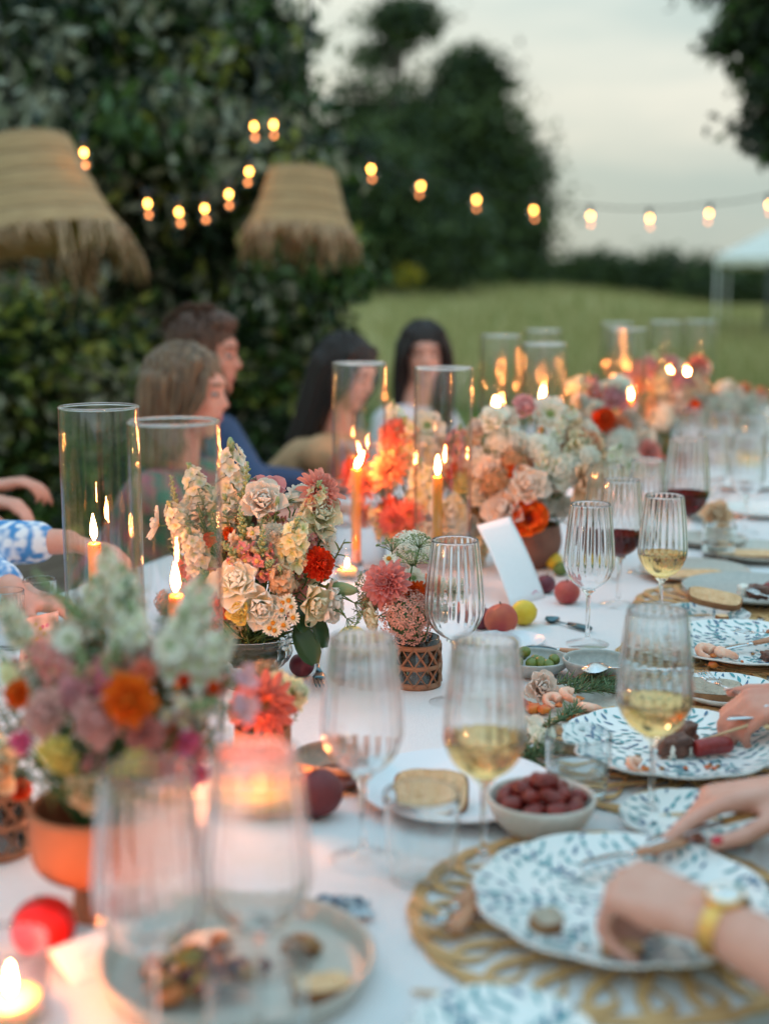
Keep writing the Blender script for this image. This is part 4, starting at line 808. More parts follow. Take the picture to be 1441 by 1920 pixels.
for i, (a_, b_, h_, r_, mt, lb) in enumerate([(1262, 1396, .030, (.022, .017, .014), MEAT, 'grilled meat chunk under white cheese on the leaf plate'), (1280, 1372, .038, (.018, .014, .012), MEAT, 'upper grilled meat chunk on the leaf plate'), (1288, 1402, .024, (.010, .008, .010), FETA, 'white cheese lump beside the meat chunk'), (1258, 1406, .026, (.007, .006, .011), FETA, 'melted cheese strip down the meat chunk'),
                                              (1420, 1110, .042, (.020, .015, .014), MEAT, 'dark meat lump on the plate of crusts'), (1395, 1108, .040, (.013, .012, .012), FETA, 'white cheese crumb on the plate of crusts'), (1450, 1105, .042, (.022, .016, .014), SAUS, 'red sausage end on the plate of crusts'),
                                              (1440, 1232, .020, (.014, .010, .009), MEAT, 'dark olive scrap on the plate of two prawns')]):
    m = MB().ball(r_, 22, 16, fn=lambda u: (1 / max(abs(u.x), abs(u.y), abs(u.z))) ** .7 * (1 + .30 * mnoise.noise(u * 2.1 + Vector((i * 5.1, 2, i))) + .16 * mnoise.noise(u * 5.5 + Vector((i, i * 3.7, 1))))); food('cheese_lump' if mt is FETA else 'meat_piece', lb, 'cheese' if mt is FETA else 'meat', tab(a_, b_, h_), m, mt, i * .7)
m = MB(); m.tube(smoothpath([(-.028, 0, 0), (-.025, 0, 0), (-.01, 0, .001), (.01, 0, .001), (.025, 0, 0), (.028, 0, 0)], 14), [.002, .007, .0105, .0118, .012, .012, .0122, .012, .0118, .0115, .011, .0095, .006, .001], 14); food('grilled_sausage', 'dark red sausage on a skewer on the leaf plate', 'sausage', tab(1335, 1400, .028), m, SAUS, .32)
# salad leftovers on the stone plate: each scrap its own piece
SAL = [M('salad_purple', (.05, .008, .015), .4, (.12, .02, .025), 30), M('salad_green', (.13, .12, .02), .5, (.24, .20, .05), 30), M('salad_orange', (.55, .16, .03), .4, (.40, .09, .02), 30), M('salad_tan', (.36, .18, .07), .6, (.20, .09, .035), 40)]
LBL = ['purple leaf scrap of salad on the stoneware plate', 'green leaf scrap of salad on the stoneware plate', 'orange squash scrap on the stoneware plate', 'tan roasted vegetable scrap on the stoneware plate']
for i in range(34):
    a = random.gauss(0, 1); b = random.gauss(0, 1); k = random.choice((0, 0, 1, 1, 2, 3)); px = 395 + a * 55; py = 1815 + b * 26
    if i < 5: px = 290 + i * 8; py = 1820 + i * 12; k = (2, 2, 3, 0, 2)[i]
    if i > 28: px = 540 + (i - 28) * 9; py = 1768 + (i % 2) * 5; k = 3
    m = blob((random.uniform(.010, .017), random.uniform(.007, .012), random.uniform(.004, .008)), i + 50, .5, 2.6)
    food('salad_scrap', LBL[k], 'salad', tab(px, py, .012 + .006 * (i % 3)), m, SAL[k], 0, 'salad leftovers on the stoneware plate', (random.uniform(-.5, .5), random.uniform(-.5, .5), random.random() * 6))
CR = [M('crumb', (.34, .16, .06), .8), TOMO]
for i, (a_, b_) in enumerate([(1195, 1418), (1200, 1424), (1330, 1434), (1338, 1440), (1345, 1436), (1285, 1440), (1240, 1440), (1310, 1356), (1180, 1428), (1325, 1438), (1410, 1226), (1390, 1240), (1090, 1776), (1150, 1770)]):
    m = blob((.0042, .0028, .0022), i + 90, .4, 2, 8, 6); food('bread_crumb', 'tiny crumb left on a blue leaf dinner plate', 'crumb', tab(a_, b_, .0175), m, CR[i % 2], i, 'crumbs on the leaf plates')
# rosemary and loose blooms
ROS = M('rosemary_leaf', (.05, .11, .035), .5, (.09, .17, .07), 40); ROSS = M('rosemary_stem', (.14, .12, .06), .8)
def rosemary(label, a, b, n_=90):
    a = Vector(a); b = Vector(b); t = thing('rosemary_sprig', label, 'rosemary', a, 0, 'rosemary sprigs'); d = b - a; side = d.cross(Vector((0, 0, 1))).normalized()
    P = [Vector((0, 0, .004)) + d * u + side * .008 * math.sin(u * 4) + Vector((0, 0, .010 * math.sin(u * 3))) for u in np.linspace(0, 1, 8)]; m = MB(); m.tube(P, [.0018] * 7 + [.0008], 6); put('stem', m, ROSS, t); m = MB()
    for i in range(n_):
        u = random.random(); p = Vector((0, 0, .004)) + d * u + side * .008 * math.sin(u * 4) + Vector((0, 0, .010 * math.sin(u * 3))); q = (d.normalized() * .8 + Vector((random.gauss(0, 1), random.gauss(0, 1), abs(random.gauss(0, .8)))) * .6).normalized(); l_ = random.uniform(.018, .03)
        m.tube([p, p + q * l_ * .5 + Vector((0, 0, .001)), p + q * l_], [.0011, .0014, .0004], 4, flat=.5)
    put('needles', m, ROS, t)
for i, (l_, a_, b_) in enumerate([('rosemary sprig under the rim of the bowl with the spoon', (1050, 1298), (1160, 1302)), ('second rosemary sprig in the bunch below the spoon bowl', (1042, 1288), (1150, 1288)), ('third rosemary sprig in the bunch below the spoon bowl', (1060, 1305), (1165, 1312)), ('rosemary sprig along the sand plate under white petals', (960, 1395), (1012, 1452)), ('rosemary sprig spilling towards the water tumbler', (970, 1440), (1030, 1395)), ('rosemary sprig between white petals and tumbler', (1025, 1368), (1090, 1345)), ('low rosemary sprig behind the white side plate', (965, 1430), (1035, 1425))]):
    rosemary(l_, tab(*a_, .004 + .004 * (i % 3)), tab(*b_, .006))
# crumpled patterned napkin
NAP = M('napkin_blue', (.10, .14, .20), .8, (.62, .68, .72), 55)
m = MB(); V = []; K = 26
for j in range(K + 1):
    for i in range(K + 1):
        u = i / K - .5; v_ = j / K - .5; q = Vector((u * 6, v_ * 6, 2.0)); V.append((u * .075 + .008 * mnoise.noise(q * 1.3), v_ * .035 + .008 * mnoise.noise(q * 1.7 + Vector((5, 0, 0))), .010 + .012 * abs(mnoise.noise(q)) + .010 * (1 - (2 * u) ** 2) * (1 - (2 * v_) ** 2)))
m.add(V, [(j * (K + 1) + i, j * (K + 1) + i + 1, (j + 1) * (K + 1) + i + 1, (j + 1) * (K + 1) + i) for j in range(K) for i in range(K)])
food('crumpled_napkin', 'small crumpled blue and white napkin beyond the stoneware plate', 'napkin', tab(628, 1725, -.004), m, NAP, .1)
# ================================================================== flowers
def PM(n, *g, tr=.35): return M(n, g[0], .6, grad=g, transl=tr, rnd=.16)
P_CORAL = PM('petal_coral', (.62, .07, .05), (.78, .20, .17), (.84, .34, .30)); P_ZIN = PM('petal_zinnia', (.70, .40, .10), (.86, .22, .12), (.88, .30, .22)); P_PINKC = PM('petal_rose_coral', (.55, .10, .09), (.74, .22, .20), (.80, .36, .34))
P_ORNG = PM('petal_orange', (.42, .03, .005), (.82, .10, .008), (.88, .17, .012)); P_RED = PM('petal_scarlet', (.45, .02, .006), (.84, .085, .010), (.88, .12, .012)); P_APR = PM('petal_apricot', (.75, .20, .08), (.86, .38, .22))
P_WHT = PM('petal_white', (.70, .74, .40), (.88, .85, .72), (.91, .88, .79)); P_CRM = PM('petal_cream', (.74, .72, .28), (.89, .80, .52), (.91, .85, .64)); P_PCH = PM('petal_peach', (.80, .52, .26), (.86, .66, .46)); P_BLSH = PM('petal_blush', (.84, .56, .38), (.88, .74, .62), (.90, .83, .75))
P_PINK = PM('petal_pink', (.76, .58, .34), (.80, .30, .31), (.85, .44, .45)); P_MAG = PM('petal_magenta', (.66, .18, .22), (.76, .12, .30)); P_LIL = PM('petal_lilac', (.80, .56, .52), (.82, .52, .60)); P_YEL = PM('petal_yellow', (.70, .52, .04), (.84, .70, .22)); P_BRN = PM('petal_russet', (.30, .07, .04), (.52, .22, .16)); P_DUST = PM('petal_dusty', (.66, .38, .30), (.82, .46, .44))
C_YEL = M('disc_yellow', (.68, .40, .02), .8, bump=.6, bscale=300); C_ORG = M('disc_orange', (.70, .26, .01), .8, bump=.5, bscale=300); C_GRN = M('disc_green', (.22, .32, .10), .8, bump=.6, bscale=250); C_DRK = M('disc_dark', (.12, .03, .04), .8)
G_STEM = M('stem_green', (.09, .16, .04), .6); G_BUD = M('bud_green', (.26, .36, .14), .6, transl=.2, grad=((.16, .26, .08), (.42, .50, .26)), rnd=.1); G_LEAF = M('bouquet_leaf', (.05, .12, .03), .5, transl=.25, grad=((.05, .11, .03), (.09, .17, .06)), rnd=.3); G_SAGE = M('bouquet_sage', (.18, .24, .14), .6, transl=.25, grad=((.15, .22, .11), (.26, .31, .20)), rnd=.2); G_BIG = M('big_leaf', (.022, .06, .02), .35, (.03, .08, .025), 40)
G_OLV = M('bouquet_olive', (.14, .16, .03), .6, transl=.25, grad=((.10, .12, .02), (.22, .22, .06)), rnd=.25)
SEDP = M('sedum_pink', (.62, .30, .24), .7, rnd=.1, transl=.2); SEDB = M('sedum_brown', (.46, .24, .12), .8)
def bloom(layers, mats, center=None, seed=0, back=None):
    rs = random.Random(seed); m = MB()
    for (n_, r0, z0, ln, wd, el, cup, curl, ruf, mi) in layers:
        ph = rs.random() * 6
        for i in range(n_):
            a = ph + i * 6.283 / n_ + rs.uniform(-.25, .25) / max(n_, 6) * 4; l_ = ln * rs.uniform(.88, 1.1); e_ = R(el + rs.uniform(-8, 8))
            mt = Matrix.Rotation(a, 4, 'Z') @ Matrix.Translation((r0, 0, z0)) @ Matrix.Rotation(-e_, 4, 'Y') @ Matrix.Rotation(rs.uniform(-.2, .2), 4, 'X')
            m.petal(l_, wd * rs.uniform(.9, 1.1), mt, cup, curl, ruf, mi, 7 if wd > .5 else 4, 8 if wd > .5 else 4 if wd > .35 else 2, rs.random() * 9)
    if center: r, h, mi = center; m.ball((r, r, h), 14, 8, mi, X((0, 0, h * .4)))
    if back: 
        for i in range(9): m.petal(.55, .13, Matrix.Rotation(i * .698, 4, 'Z') @ Matrix.Translation((.05, 0, -.10)) @ Matrix.Rotation(R(-4), 4, 'Y'), .2, -.05, 0, back, 3, 2)
        m.lathe([(0, -.3), (.05, -.28), (.06, -.15), (.16, -.10), (.0, -.02)], 8, back)
    return m.mesh('bloom', mats)
FL = {}
def dah(p, n=5, k=15, c=C_YEL): return bloom([(k - i, .10 - .012 * i, .05 * i, .92 - .15 * i, .30 - .02 * i, 4 + 16 * i, .55, -.10, .02, 0) for i in range(n)], [p, c], (.10, .10, 1), random.randint(0, 999))
FL['dahlia'] = dah(P_CORAL, 6, 16); FL['zinnia'] = dah(P_ZIN, 4, 15, C_DRK); FL['dahlia_pink'] = dah(P_PINKC, 6, 17); FL['zinnia_apricot'] = dah(P_APR, 5, 15); FL['dahlia_orange'] = dah(P_ORNG, 5, 15)
def mari(p): return bloom([(14 + (i < 5) * 4, .04, .09 * i - .15, .85 - .09 * i, .30, -8 + 15 * i, .5, .15, .10, 0) for i in range(7)], [p], None, random.randint(0, 999))
FL['marigold'] = mari(P_ORNG); FL['marigold_red'] = mari(P_RED); FL['carnation'] = mari(P_WHT); FL['cockscomb'] = mari(P_CRM)
def liz(p, c=C_GRN, n_=22):                   # rose and lisianthus: petals wound up in a spiral
    L_ = []
    for i in range(n_): q = i / (n_ - 1); L_.append((1, .20 * (1 - q) + .02, -.12 + .14 * q, 1.02 - .34 * q, .92 - .46 * q, 22 + 64 * q ** .8, .42, -.16 + .14 * q, .035, 0))
    me = MB(); rs = random.Random(random.randint(0, 999))
    for i, (k_, r0, z0, ln, wd, el, cup, curl, ruf, mi) in enumerate(L_):
        me.petal(ln * rs.uniform(.93, 1.06), wd * rs.uniform(.92, 1.08), Matrix.Rotation(i * 2.4 + rs.uniform(-.15, .15), 4, 'Z') @ Matrix.Translation((r0, 0, z0)) @ Matrix.Rotation(-R(el + rs.uniform(-5, 5)), 4, 'Y'), cup, curl, ruf, 0, 7, 8, rs.random() * 9, .62, .45)
    me.ball((.10, .10, .16), 10, 8, 1, X((0, 0, .1))); return me.mesh('bloom', [p, c])
FL['lisianthus'] = liz(P_WHT); FL['lisianthus_cream'] = liz(P_CRM); FL['rose_blush'] = liz(P_BLSH, C_ORG); FL['rose_peach'] = liz(P_PCH, C_ORG); FL['lisianthus_dusty'] = liz(P_DUST); FL['tulip'] = liz(P_YEL)
FL['rose_pink'] = liz(P_PINK, C_YEL)
FL['scabiosa'] = bloom([(9, .12, 0, .88, .62, 8, .25, .02, .07, 0), (10, .10, .06, .5, .36, 22, .3, .05, .08, 0)], [P_WHT, C_GRN, G_LEAF], (.26, .16, 1), 3)
FL['scabiosa_back'] = bloom([(10, .12, 0, .9, .6, -8, .25, .05, .08, 0)], [P_WHT, C_GRN, G_LEAF], None, 5, back=2)
FL['chamomile'] = bloom([(13, .22, 0, .78, .30, -6, .3, -.08, 0, 0)], [P_WHT, C_ORG], (.32, .26, 1), 4)
FL['cosmos'] = bloom([(8, .08, 0, .95, .62, 14, .25, .06, .05, 0)], [P_BLSH, C_YEL], (.14, .1, 1), 6); FL['cosmos_pink'] = bloom([(7, .08, 0, .95, .7, 22, .3, .1, .05, 0)], [P_LIL, C_YEL], (.12, .1, 1), 9)
FL['poppy'] = bloom([(6, .05, 0, 1.0, 1.05, 18, .3, .12, .05, 0), (5, .05, .02, .75, .8, 40, .35, .1, .06, 0)], [P_ORNG, C_DRK], (.16, .14, 1), 8)
FL['sweet_pea'] = bloom([(3, .0, 0, 1.0, 1.0, 40, .3, .15, .06, 0), (2, 0, 0, .7, .7, 70, .5, .1, .04, 0)], [P_LIL], None, 2); FL['sweet_pea_magenta'] = bloom([(3, .0, 0, 1.0, 1.0, 40, .3, .15, .06, 0), (3, 0, 0, .7, .7, 70, .5, .1, .04, 0)], [P_MAG], None, 7)
def floret(m, mt, rs, mi=0, n_=4, wd=.8):
    for i in range(n_): m.petal(1, wd, mt @ Matrix.Rotation(i * 6.283 / n_ + rs.uniform(-.2, .2), 4, 'Z') @ Matrix.Rotation(-R(rs.uniform(5, 35)), 4, 'Y'), .35, -.1, .09, mi, 3, 2, rs.random() * 9)
def stock(p, n_=20, seed=0, dense=1.0):          # a spike along +Z from -1 to 1
    rs = random.Random(seed); m = MB(); m.tube([(0, 0, -1), (.02, 0, 0), (0, 0, .95)], [.06, .05, .02], 6, 1)
    for i in range(n_):
        u = i / n_; a = i * 2.4; z = -.8 + 1.5 * u; r = .36 * (1 - .35 * u); d = Vector((math.cos(a), math.sin(a), .25 + .5 * u)).normalized(); c = Vector((0, 0, z)) + d * r
        mt = face_mat(c, d, (.33 - .12 * u) * dense); floret(m, mt, rs); 
        if i % 2 == 0: floret(m, face_mat(c + d * .03, d, (.2 - .07 * u) * dense, 1.0), rs)
    for i in range(7):
        a = i * 2.4; d = Vector((math.cos(a) * .5, math.sin(a) * .5, 1)).normalized(); m.ball((.06, .06, .10), 6, 5, 1, face_mat(Vector((0, 0, .82 + .03 * i)) + d * .08, d))
    return m.mesh('spike', [p, G_BUD])
FL['stock'] = stock(P_WHT, 22, 1, 1.25); FL['stock_cream'] = stock(P_CRM, 20, 2, 1.25); FL['stock_peach'] = stock(P_PCH, 20, 3, 1.2); FL['stock_pink'] = stock(P_PINK, 20, 4, 1.2)
def snap(p, n_=9, seed=0, buds=18):
    rs = random.Random(seed); m = MB(); m.tube([(0, 0, -1), (.02, 0, 0), (0, 0, 1)], [.05, .045, .02], 6, 1)
    for i in range(n_):
        a = i * 2.4; z = -.85 + .95 * i / max(n_, 1); d = Vector((math.cos(a), math.sin(a), .35)).normalized(); c = Vector((0, 0, z)) + d * .12; mt = face_mat(c, d)
        m.lathe([(0.02, 0), (.09, .05), (.11, .16), (.10, .24)], 8, 0, mt)
        for q, (an, l_, w_, e_) in enumerate([(0.5, .30, .26, 55), (-.5, .30, .26, 55), (2.2, .26, .26, 5), (3.14, .28, .28, -5), (-2.2, .26, .26, 5)]):
            m.petal(l_, w_, mt @ Matrix.Translation((0, 0, .20)) @ Matrix.Rotation(an, 4, 'Z') @ Matrix.Rotation(-R(e_ + rs.uniform(-12, 12)), 4, 'Y'), .4, -.2, .05, 0, 3, 2)
        m.ball((.10, .10, .08), 8, 5, 2, mt @ Matrix.Translation((-.06, 0, .24)))
    for i in range(buds):
        u = i / buds; a = i * 2.4; z = -.15 + 1.1 * u if n_ else -.9 + 1.85 * u; d = Vector((math.cos(a), math.sin(a), .8)).normalized(); s_ = .13 * (1 - .6 * u); m.ball((s_ * .6, s_ * .6, s_), 7, 6, 1, face_mat(Vector((0, 0, z)) + d * s_ * 1.1, d))
    return m.mesh('spike', [p, G_BUD, P_YEL])
FL['snapdragon'] = snap(P_PINK, 8, 1); FL['snapdragon_blush'] = snap(P_BLSH, 7, 2); FL['snapdragon_buds'] = snap(P_PINK, 0, 3, 34); FL['snapdragon_magenta'] = snap(P_MAG, 8, 5)
def sedum(p, seed, nf=260):
    rs = random.Random(seed); m = MB()
    for i in range(nf):
        u = 1 - (i + .5) / nf * 1.15; a = i * 2.39996; s_ = math.sqrt(max(0, 1 - u * u)); d = Vector((s_ * math.cos(a), s_ * math.sin(a), u)); c = d * rs.uniform(.72, 1.06); c.z *= .8
        mt = face_mat(c, d + Vector((rs.gauss(0, .3), rs.gauss(0, .3), 0)), rs.uniform(.10, .14))
        for q in range(4): m.add([(0, 0, 0), (.7, -.35, .15), (1.1, 0, .3), (.7, .35, .15)], [(0, 1, 2, 3)], [.45, .8, 1, .8], 0, mt @ Matrix.Rotation(q * 1.571, 4, 'Z'))
    for i in range(26):
        a = i * 2.4; u = rs.random(); d = Vector((math.cos(a) * u, math.sin(a) * u, .6)); m.tube([(0, 0, -.9), tuple(d * .5), tuple(d * .9)], .025, 4, 1)
    m.ball((.7, .7, .55), 12, 8, 1, X((0, 0, -.02)))
    return m.mesh('cluster', [p, G_LEAF])
FL['sedum'] = sedum(SEDP, 2); FL['sedum_brown'] = sedum(SEDB, 3); FL['umbel_white'] = sedum(P_WHT, 5, 420)
def ammi(seed):
    rs = random.Random(seed); m = MB(); m.tube([(0, 0, -1.4), (.05, 0, -.6), (0, 0, 0)], .035, 5)
    for i in range(16):
        a = i * 2.4; u = math.sqrt((i + .5) / 16); d = Vector((math.cos(a) * u * .9, math.sin(a) * u * .9, .75 - .35 * u)); m.tube([(0, 0, 0), tuple(d * .55 + Vector((0, 0, .08))), tuple(d)], .016, 4)
        for q in range(7):
            e_ = Vector((rs.gauss(0, 1), rs.gauss(0, 1), rs.random())).normalized() * rs.uniform(.08, .2); m.tube([tuple(d), tuple(d + e_)], .010, 3); m.ball((.035, .035, .055), 5, 4, 1, face_mat(d + e_, e_))
    return m.mesh('umbel', [G_STEM, G_BUD])
FL['ammi'] = ammi(1); FL['ammi_dry'] = ammi(4)
def spray(mat, seed, n_=9, wd=.16, ln=.42):
    rs = random.Random(seed); m = MB(); P = [Vector((.12 * math.sin(u * 2), .06 * u, -1 + 2 * u)) for u in np.linspace(0, 1, 7)]; m.tube(P, [.03] * 6 + [.012], 5)
    for i in range(n_):
        u = .12 + .85 * i / n_; p = Vector((.12 * math.sin(u * 2), .06 * u, -1 + 2 * u)); a = i * 2.2 + rs.random(); d = Vector((math.cos(a), math.sin(a), .55)).normalized()
        m.petal(ln * rs.uniform(.8, 1.2) * (1.1 - .4 * u), wd * rs.uniform(.8, 1.2), Matrix.Translation(p) @ d.to_track_quat('X', 'Z').to_matrix().to_4x4(), .3, -.2, 0, 0, 4, 2)
    return m.mesh('leaf_spray', mat)
FL['leaf_spray'] = spray(G_LEAF, 1); FL['sage_spray'] = spray(G_SAGE, 2, 11, .20, .40); FL['olive_spray'] = spray(G_OLV, 3, 12, .10, .5); FL['fine_spray'] = spray(G_LEAF, 5, 16, .06, .34)
m = MB(); m.petal(2, 1.25, X((-1, 0, 0)), .16, -.16, .03, 0, 8, 6, 1, .42, .3); FL['large_leaf'] = m.mesh('large_leaf', G_BIG)
m = MB(); m.ball((.42, .42, 1), 10, 10); m.lathe([(0, -1.5), (.06, -1.4), (.1, -1), (.3, -.85), (0, -.8)], 8); FL['bud'] = m.mesh('bud', G_BUD)
SPIKES = {'stock', 'stock_cream', 'stock_peach', 'stock_pink', 'snapdragon', 'snapdragon_blush', 'snapdragon_buds', 'snapdragon_magenta', 'leaf_spray', 'sage_spray', 'olive_spray', 'fine_spray', 'bud'}
def oname(k):
    return k if k.endswith(('spray', 'leaf', 'bud', 'buds')) else (k + ('_spike' if k in SPIKES else '_bloom' if k not in ('sedum', 'sedum_brown', 'umbel_white', 'ammi', 'ammi_dry') else '_cluster'))
class Bouquet:
    def __init__(s, label, base, neck, cx, cy, rx, ry, thick=.75, cat='flower arrangement', name='flower_arrangement', rz=0.0):
        s.t = thing(name, label, cat, base, 0); s.b = Vector(base); s.neck = neck; s.c = (cx, cy, rx, ry); s.Z = depth(s.b + Vector((0, 0, neck))); s.rad = rx * s.Z / FPX * thick; s.st = MB()
    def flower(s, k, px, py, r, dz=None, d=None, spin=None, stem=True):
        cx, cy, rx, ry = s.c; ex = (px - cx) / rx; ey = (py - cy) / ry; q = math.sqrt(max(0, 1 - ex * ex - ey * ey))
        Z = s.Z - s.rad * q if dz is None else s.Z + dz; p = pt(px, py, Z) - s.b; rr = r * Z / FPX * (1.0 if k.endswith(('spray', 'leaf')) else 1.16)
        if d is None:
            d = Vector((ex * .6, -.2 * q, 1.0 - .9 * max(ey, 0))) if k in SPIKES else Vector((ex * .8, -.75 * q - .45, -ey * .8 + .35))
        sp = random.random() * 6 if spin is None else spin
        link(oname(k), FL[k], s.t, face_mat(p, d, rr, sp))
        if stem:
            d = Vector(d).normalized(); a = p - d * (rr if k in SPIKES else rr * .1); n_ = Vector((random.uniform(-.012, .012), random.uniform(-.012, .012), s.neck * .8)); 
            s.st.tube(smoothpath([a, a - d * min(rr * 1.2, .04), lerp(a, n_, .6) + Vector((0, 0, .0)), n_], 6), .0014, 5)
    def fill(s, kinds, n_, rmin, rmax, lo=-.8, hi=.8, back=.5, out=.95):
        cx, cy, rx, ry = s.c
        for i in range(n_):
            a = random.random() * 6.283; q = math.sqrt(random.random()) * out; ex, ey = math.cos(a) * q, math.sin(a) * q
            if not lo <= ey <= hi: ey = random.uniform(lo, hi); ex *= math.sqrt(1 - ey * ey)
            dep = math.sqrt(max(0, 1 - ex * ex - ey * ey)) * s.rad; s.flower(random.choice(kinds), cx + ex * rx, cy + ey * ry, random.uniform(rmin, rmax), dz=random.uniform(-.75, back * 1.6) * dep)
    def done(s):
        if s.st.n: put('stems', s.st, G_STEM, s.t)
TERR = M('terracotta', (.52, .17, .075), .8, (.44, .13, .055), 25, bump=.15, bscale=90); TERRD = M('terracotta_brown', (.25, .11, .075), .8, (.20, .085, .06), 25, bump=.15, bscale=90)
def vessel(t, prof, mat, th=.004, name='pot', seg=64, flute=None):
    pr = list(prof); inn = [(max(r - th, .001), z) for r, z in pr if z > .012][::-1] + [(0, .012)]; m = MB(); m.lathe([(0, 0)] + pr + [(pr[-1][0] - th * .5, pr[-1][1] + .001)] + inn, seg, flute=flute); return put(name, m, mat, t)
def rattan_vase(t, r, h):
    m = MB(); m.lathe([(0, 0.001), (r * .93, .001), (r * .95, .004), (r * .95, h * 1.12), (r * .91, h * 1.12), (r * .90, .006), (0, .006)], 48); put('glass_liner', m, TUM, t)
    def ringz(z, hh):
        m = MB(); m.lathe([(r * .975, z - hh), (r * 1.03, z - hh), (r * 1.045, z), (r * 1.03, z + hh), (r * .975, z + hh)], 48, close=True); put('band', m, RAT2, t)
    for z, hh in ((.006, .005), (h * .5, .0035), (h * .955, .004)): ringz(z, hh)
    for sgn in (-1, 1):
        for i in range(11):
            m = MB(); a0 = i * 6.283 / 11; P = []
            for j in range(9): u = j / 8; a = a0 + sgn * u * 1.15; P.append((math.cos(a) * r * (1.0 + .012 * sgn), math.sin(a) * r * (1.0 + .012 * sgn), .006 + u * (h * .955 - .006)))
            m.tube(P, .0030, 6, flat=.35); put('strip', m, RAT2, t)
RAT2 = M('rattan_dark', (.34, .17, .09), .6, (.27, .13, .07), 70, bump=.3, bscale=200)
EARTH = M('moss_dark', (.03, .045, .015), .95)
# --- main bouquet in the cut-glass bowl
b = tab(470, 1283); B_ = Bouquet('large bouquet with coral dahlia in a footed pressed-glass bowl', b, .085, 475, 1035, 175, 190, .7)
k = depth(b) / FPX; rb = 90 * k
vessel(B_.t, spline([(rb * .52, 0), (rb * .55, .006), (rb * .34, .014), (rb * .36, .022), (rb * .72, .036), (rb * .86, .055), (rb * .84, .070), (rb * .98, .080), (rb * 1.0, .086)], 26), thick_glass('pressed_glass', (.97, .98, .97), 1.46, 0), .005, 'bowl', 96, flute=lambda a, p_: 1 + .03 * np.cos(a * 16) * (p_[:, 1:2] > .03) * (p_[:, 1:2] < .068) + .012 * np.cos(a * 40) * (p_[:, 1:2] > .078))
m = blob((rb * .7, rb * .7, .022), 9, .3, 4, 20, 12); put('moss', m, EARTH, B_.t, X((0, 0, .055)))
F = B_.flower
for a in [('dahlia', 599, 925, 43, -.03, (.55, -.6, .55)), ('scabiosa_back', 535, 940, 31, -.02, (-.2, .45, .9)), ('marigold_red', 597, 1058, 33), ('lisianthus', 444, 1092, 42, -.10, (-.1, -.8, .5)), ('lisianthus', 487, 1135, 40, -.095, (.2, -.8, -.1)), ('lisianthus_cream', 582, 1128, 36, -.06, (.6, -.6, -.2)), ('rose_blush', 610, 1130, 36, -.03, (.9, -.3, .0)), ('tulip', 448, 1146, 20, -.11),
          ('stock', 436, 898, 56, -.02, (.0, -.1, 1)), ('stock_cream', 550, 1022, 52, -.09, (.15, -.45, .8)), ('stock_cream', 588, 958, 46, -.04, (.2, -.1, 1)), ('stock_peach', 528, 1085, 40, -.10, (.0, -.7, .5)), ('stock', 372, 925, 46, .0, (-.3, 0, 1)), ('stock', 338, 985, 40, -.02, (-.4, -.1, .9)), ('stock', 368, 1035, 44, -.06, (-.2, -.4, .9)), ('stock', 430, 975, 40, -.03), ('stock', 402, 960, 44, .02),
          ('snapdragon_buds', 462, 935, 62, -.04, (.05, -.1, 1)), ('snapdragon_buds', 329, 940, 44, .0, (-.15, 0, 1)), ('snapdragon_blush', 457, 1000, 50, -.08, (-.1, -.3, 1)), ('snapdragon', 490, 1035, 50, -.10, (.1, -.4, .9)), ('snapdragon', 440, 1040, 44, -.10, (-.4, -.6, .6)), ('snapdragon', 500, 1060, 36, -.11, (.4, -.8, .4)), ('stock_pink', 376, 1105, 36, -.08, (-.6, -.5, .5)), ('snapdragon', 400, 1085, 40, -.07, (-.5, -.5, .5)),
          ('carnation', 513, 1003, 27, -.08), ('carnation', 560, 985, 22, -.04), ('marigold_red', 430, 1000, 14, -.06), ('marigold_red', 392, 1012, 15, -.06), ('marigold', 494, 942, 15, -.02), ('cosmos', 606, 1012, 32, -.03, (.9, -.3, .2)), ('cosmos', 298, 985, 30, .03, (-.9, -.2, .3)), ('dahlia_pink', 352, 1070, 26, -.03), ('marigold_red', 420, 1140, 22, -.08), ('zinnia_apricot', 392, 1165, 20, -.07),
          ('large_leaf', 574, 1210, 40, -.05, (.5, -.8, .15), 1.9), ('large_leaf', 598, 1180, 38, -.03, (.8, -.5, .1), 1.7), ('large_leaf', 562, 1155, 34, -.06, (.6, -.6, .5), 1.2), ('bud', 640, 1104, 26, -.02, (.9, -.1, -.1)), ('bud', 432, 835, 14, -.02, (0, 0, 1)), ('bud', 520, 940, 9), ('ammi_dry', 664, 1130, 30, -.03, (.9, -.1, -.3)), ('ammi_dry', 650, 1160, 24, -.05, (.7, -.4, -.5)), ('fine_spray', 610, 1140, 40, -.05, (.9, -.2, -.2)), ('sedum_brown', 312, 1130, 22, .0)]:
    F(*a)
for (x_, y_) in [(530, 1130), (546, 1138), (528, 1144), (550, 1158), (512, 1168), (515, 1182), (532, 1172), (505, 1178), (541, 1126)]: F('chamomile', x_, y_, 11 + random.random() * 2, -.105, (random.uniform(-.4, .4), -.9, random.uniform(-.1, .5)))
B_.fill(['leaf_spray', 'olive_spray', 'sage_spray'], 54, 34, 60, -.6, .85, .5, .85); B_.fill(['stock', 'lisianthus_cream', 'stock_cream', 'snapdragon', 'rose_blush', 'carnation', 'rose_pink', 'stock_pink'], 46, 26, 38, -.55, .7, .6, .8); B_.fill(['fine_spray'], 10, 30, 50); B_.done()
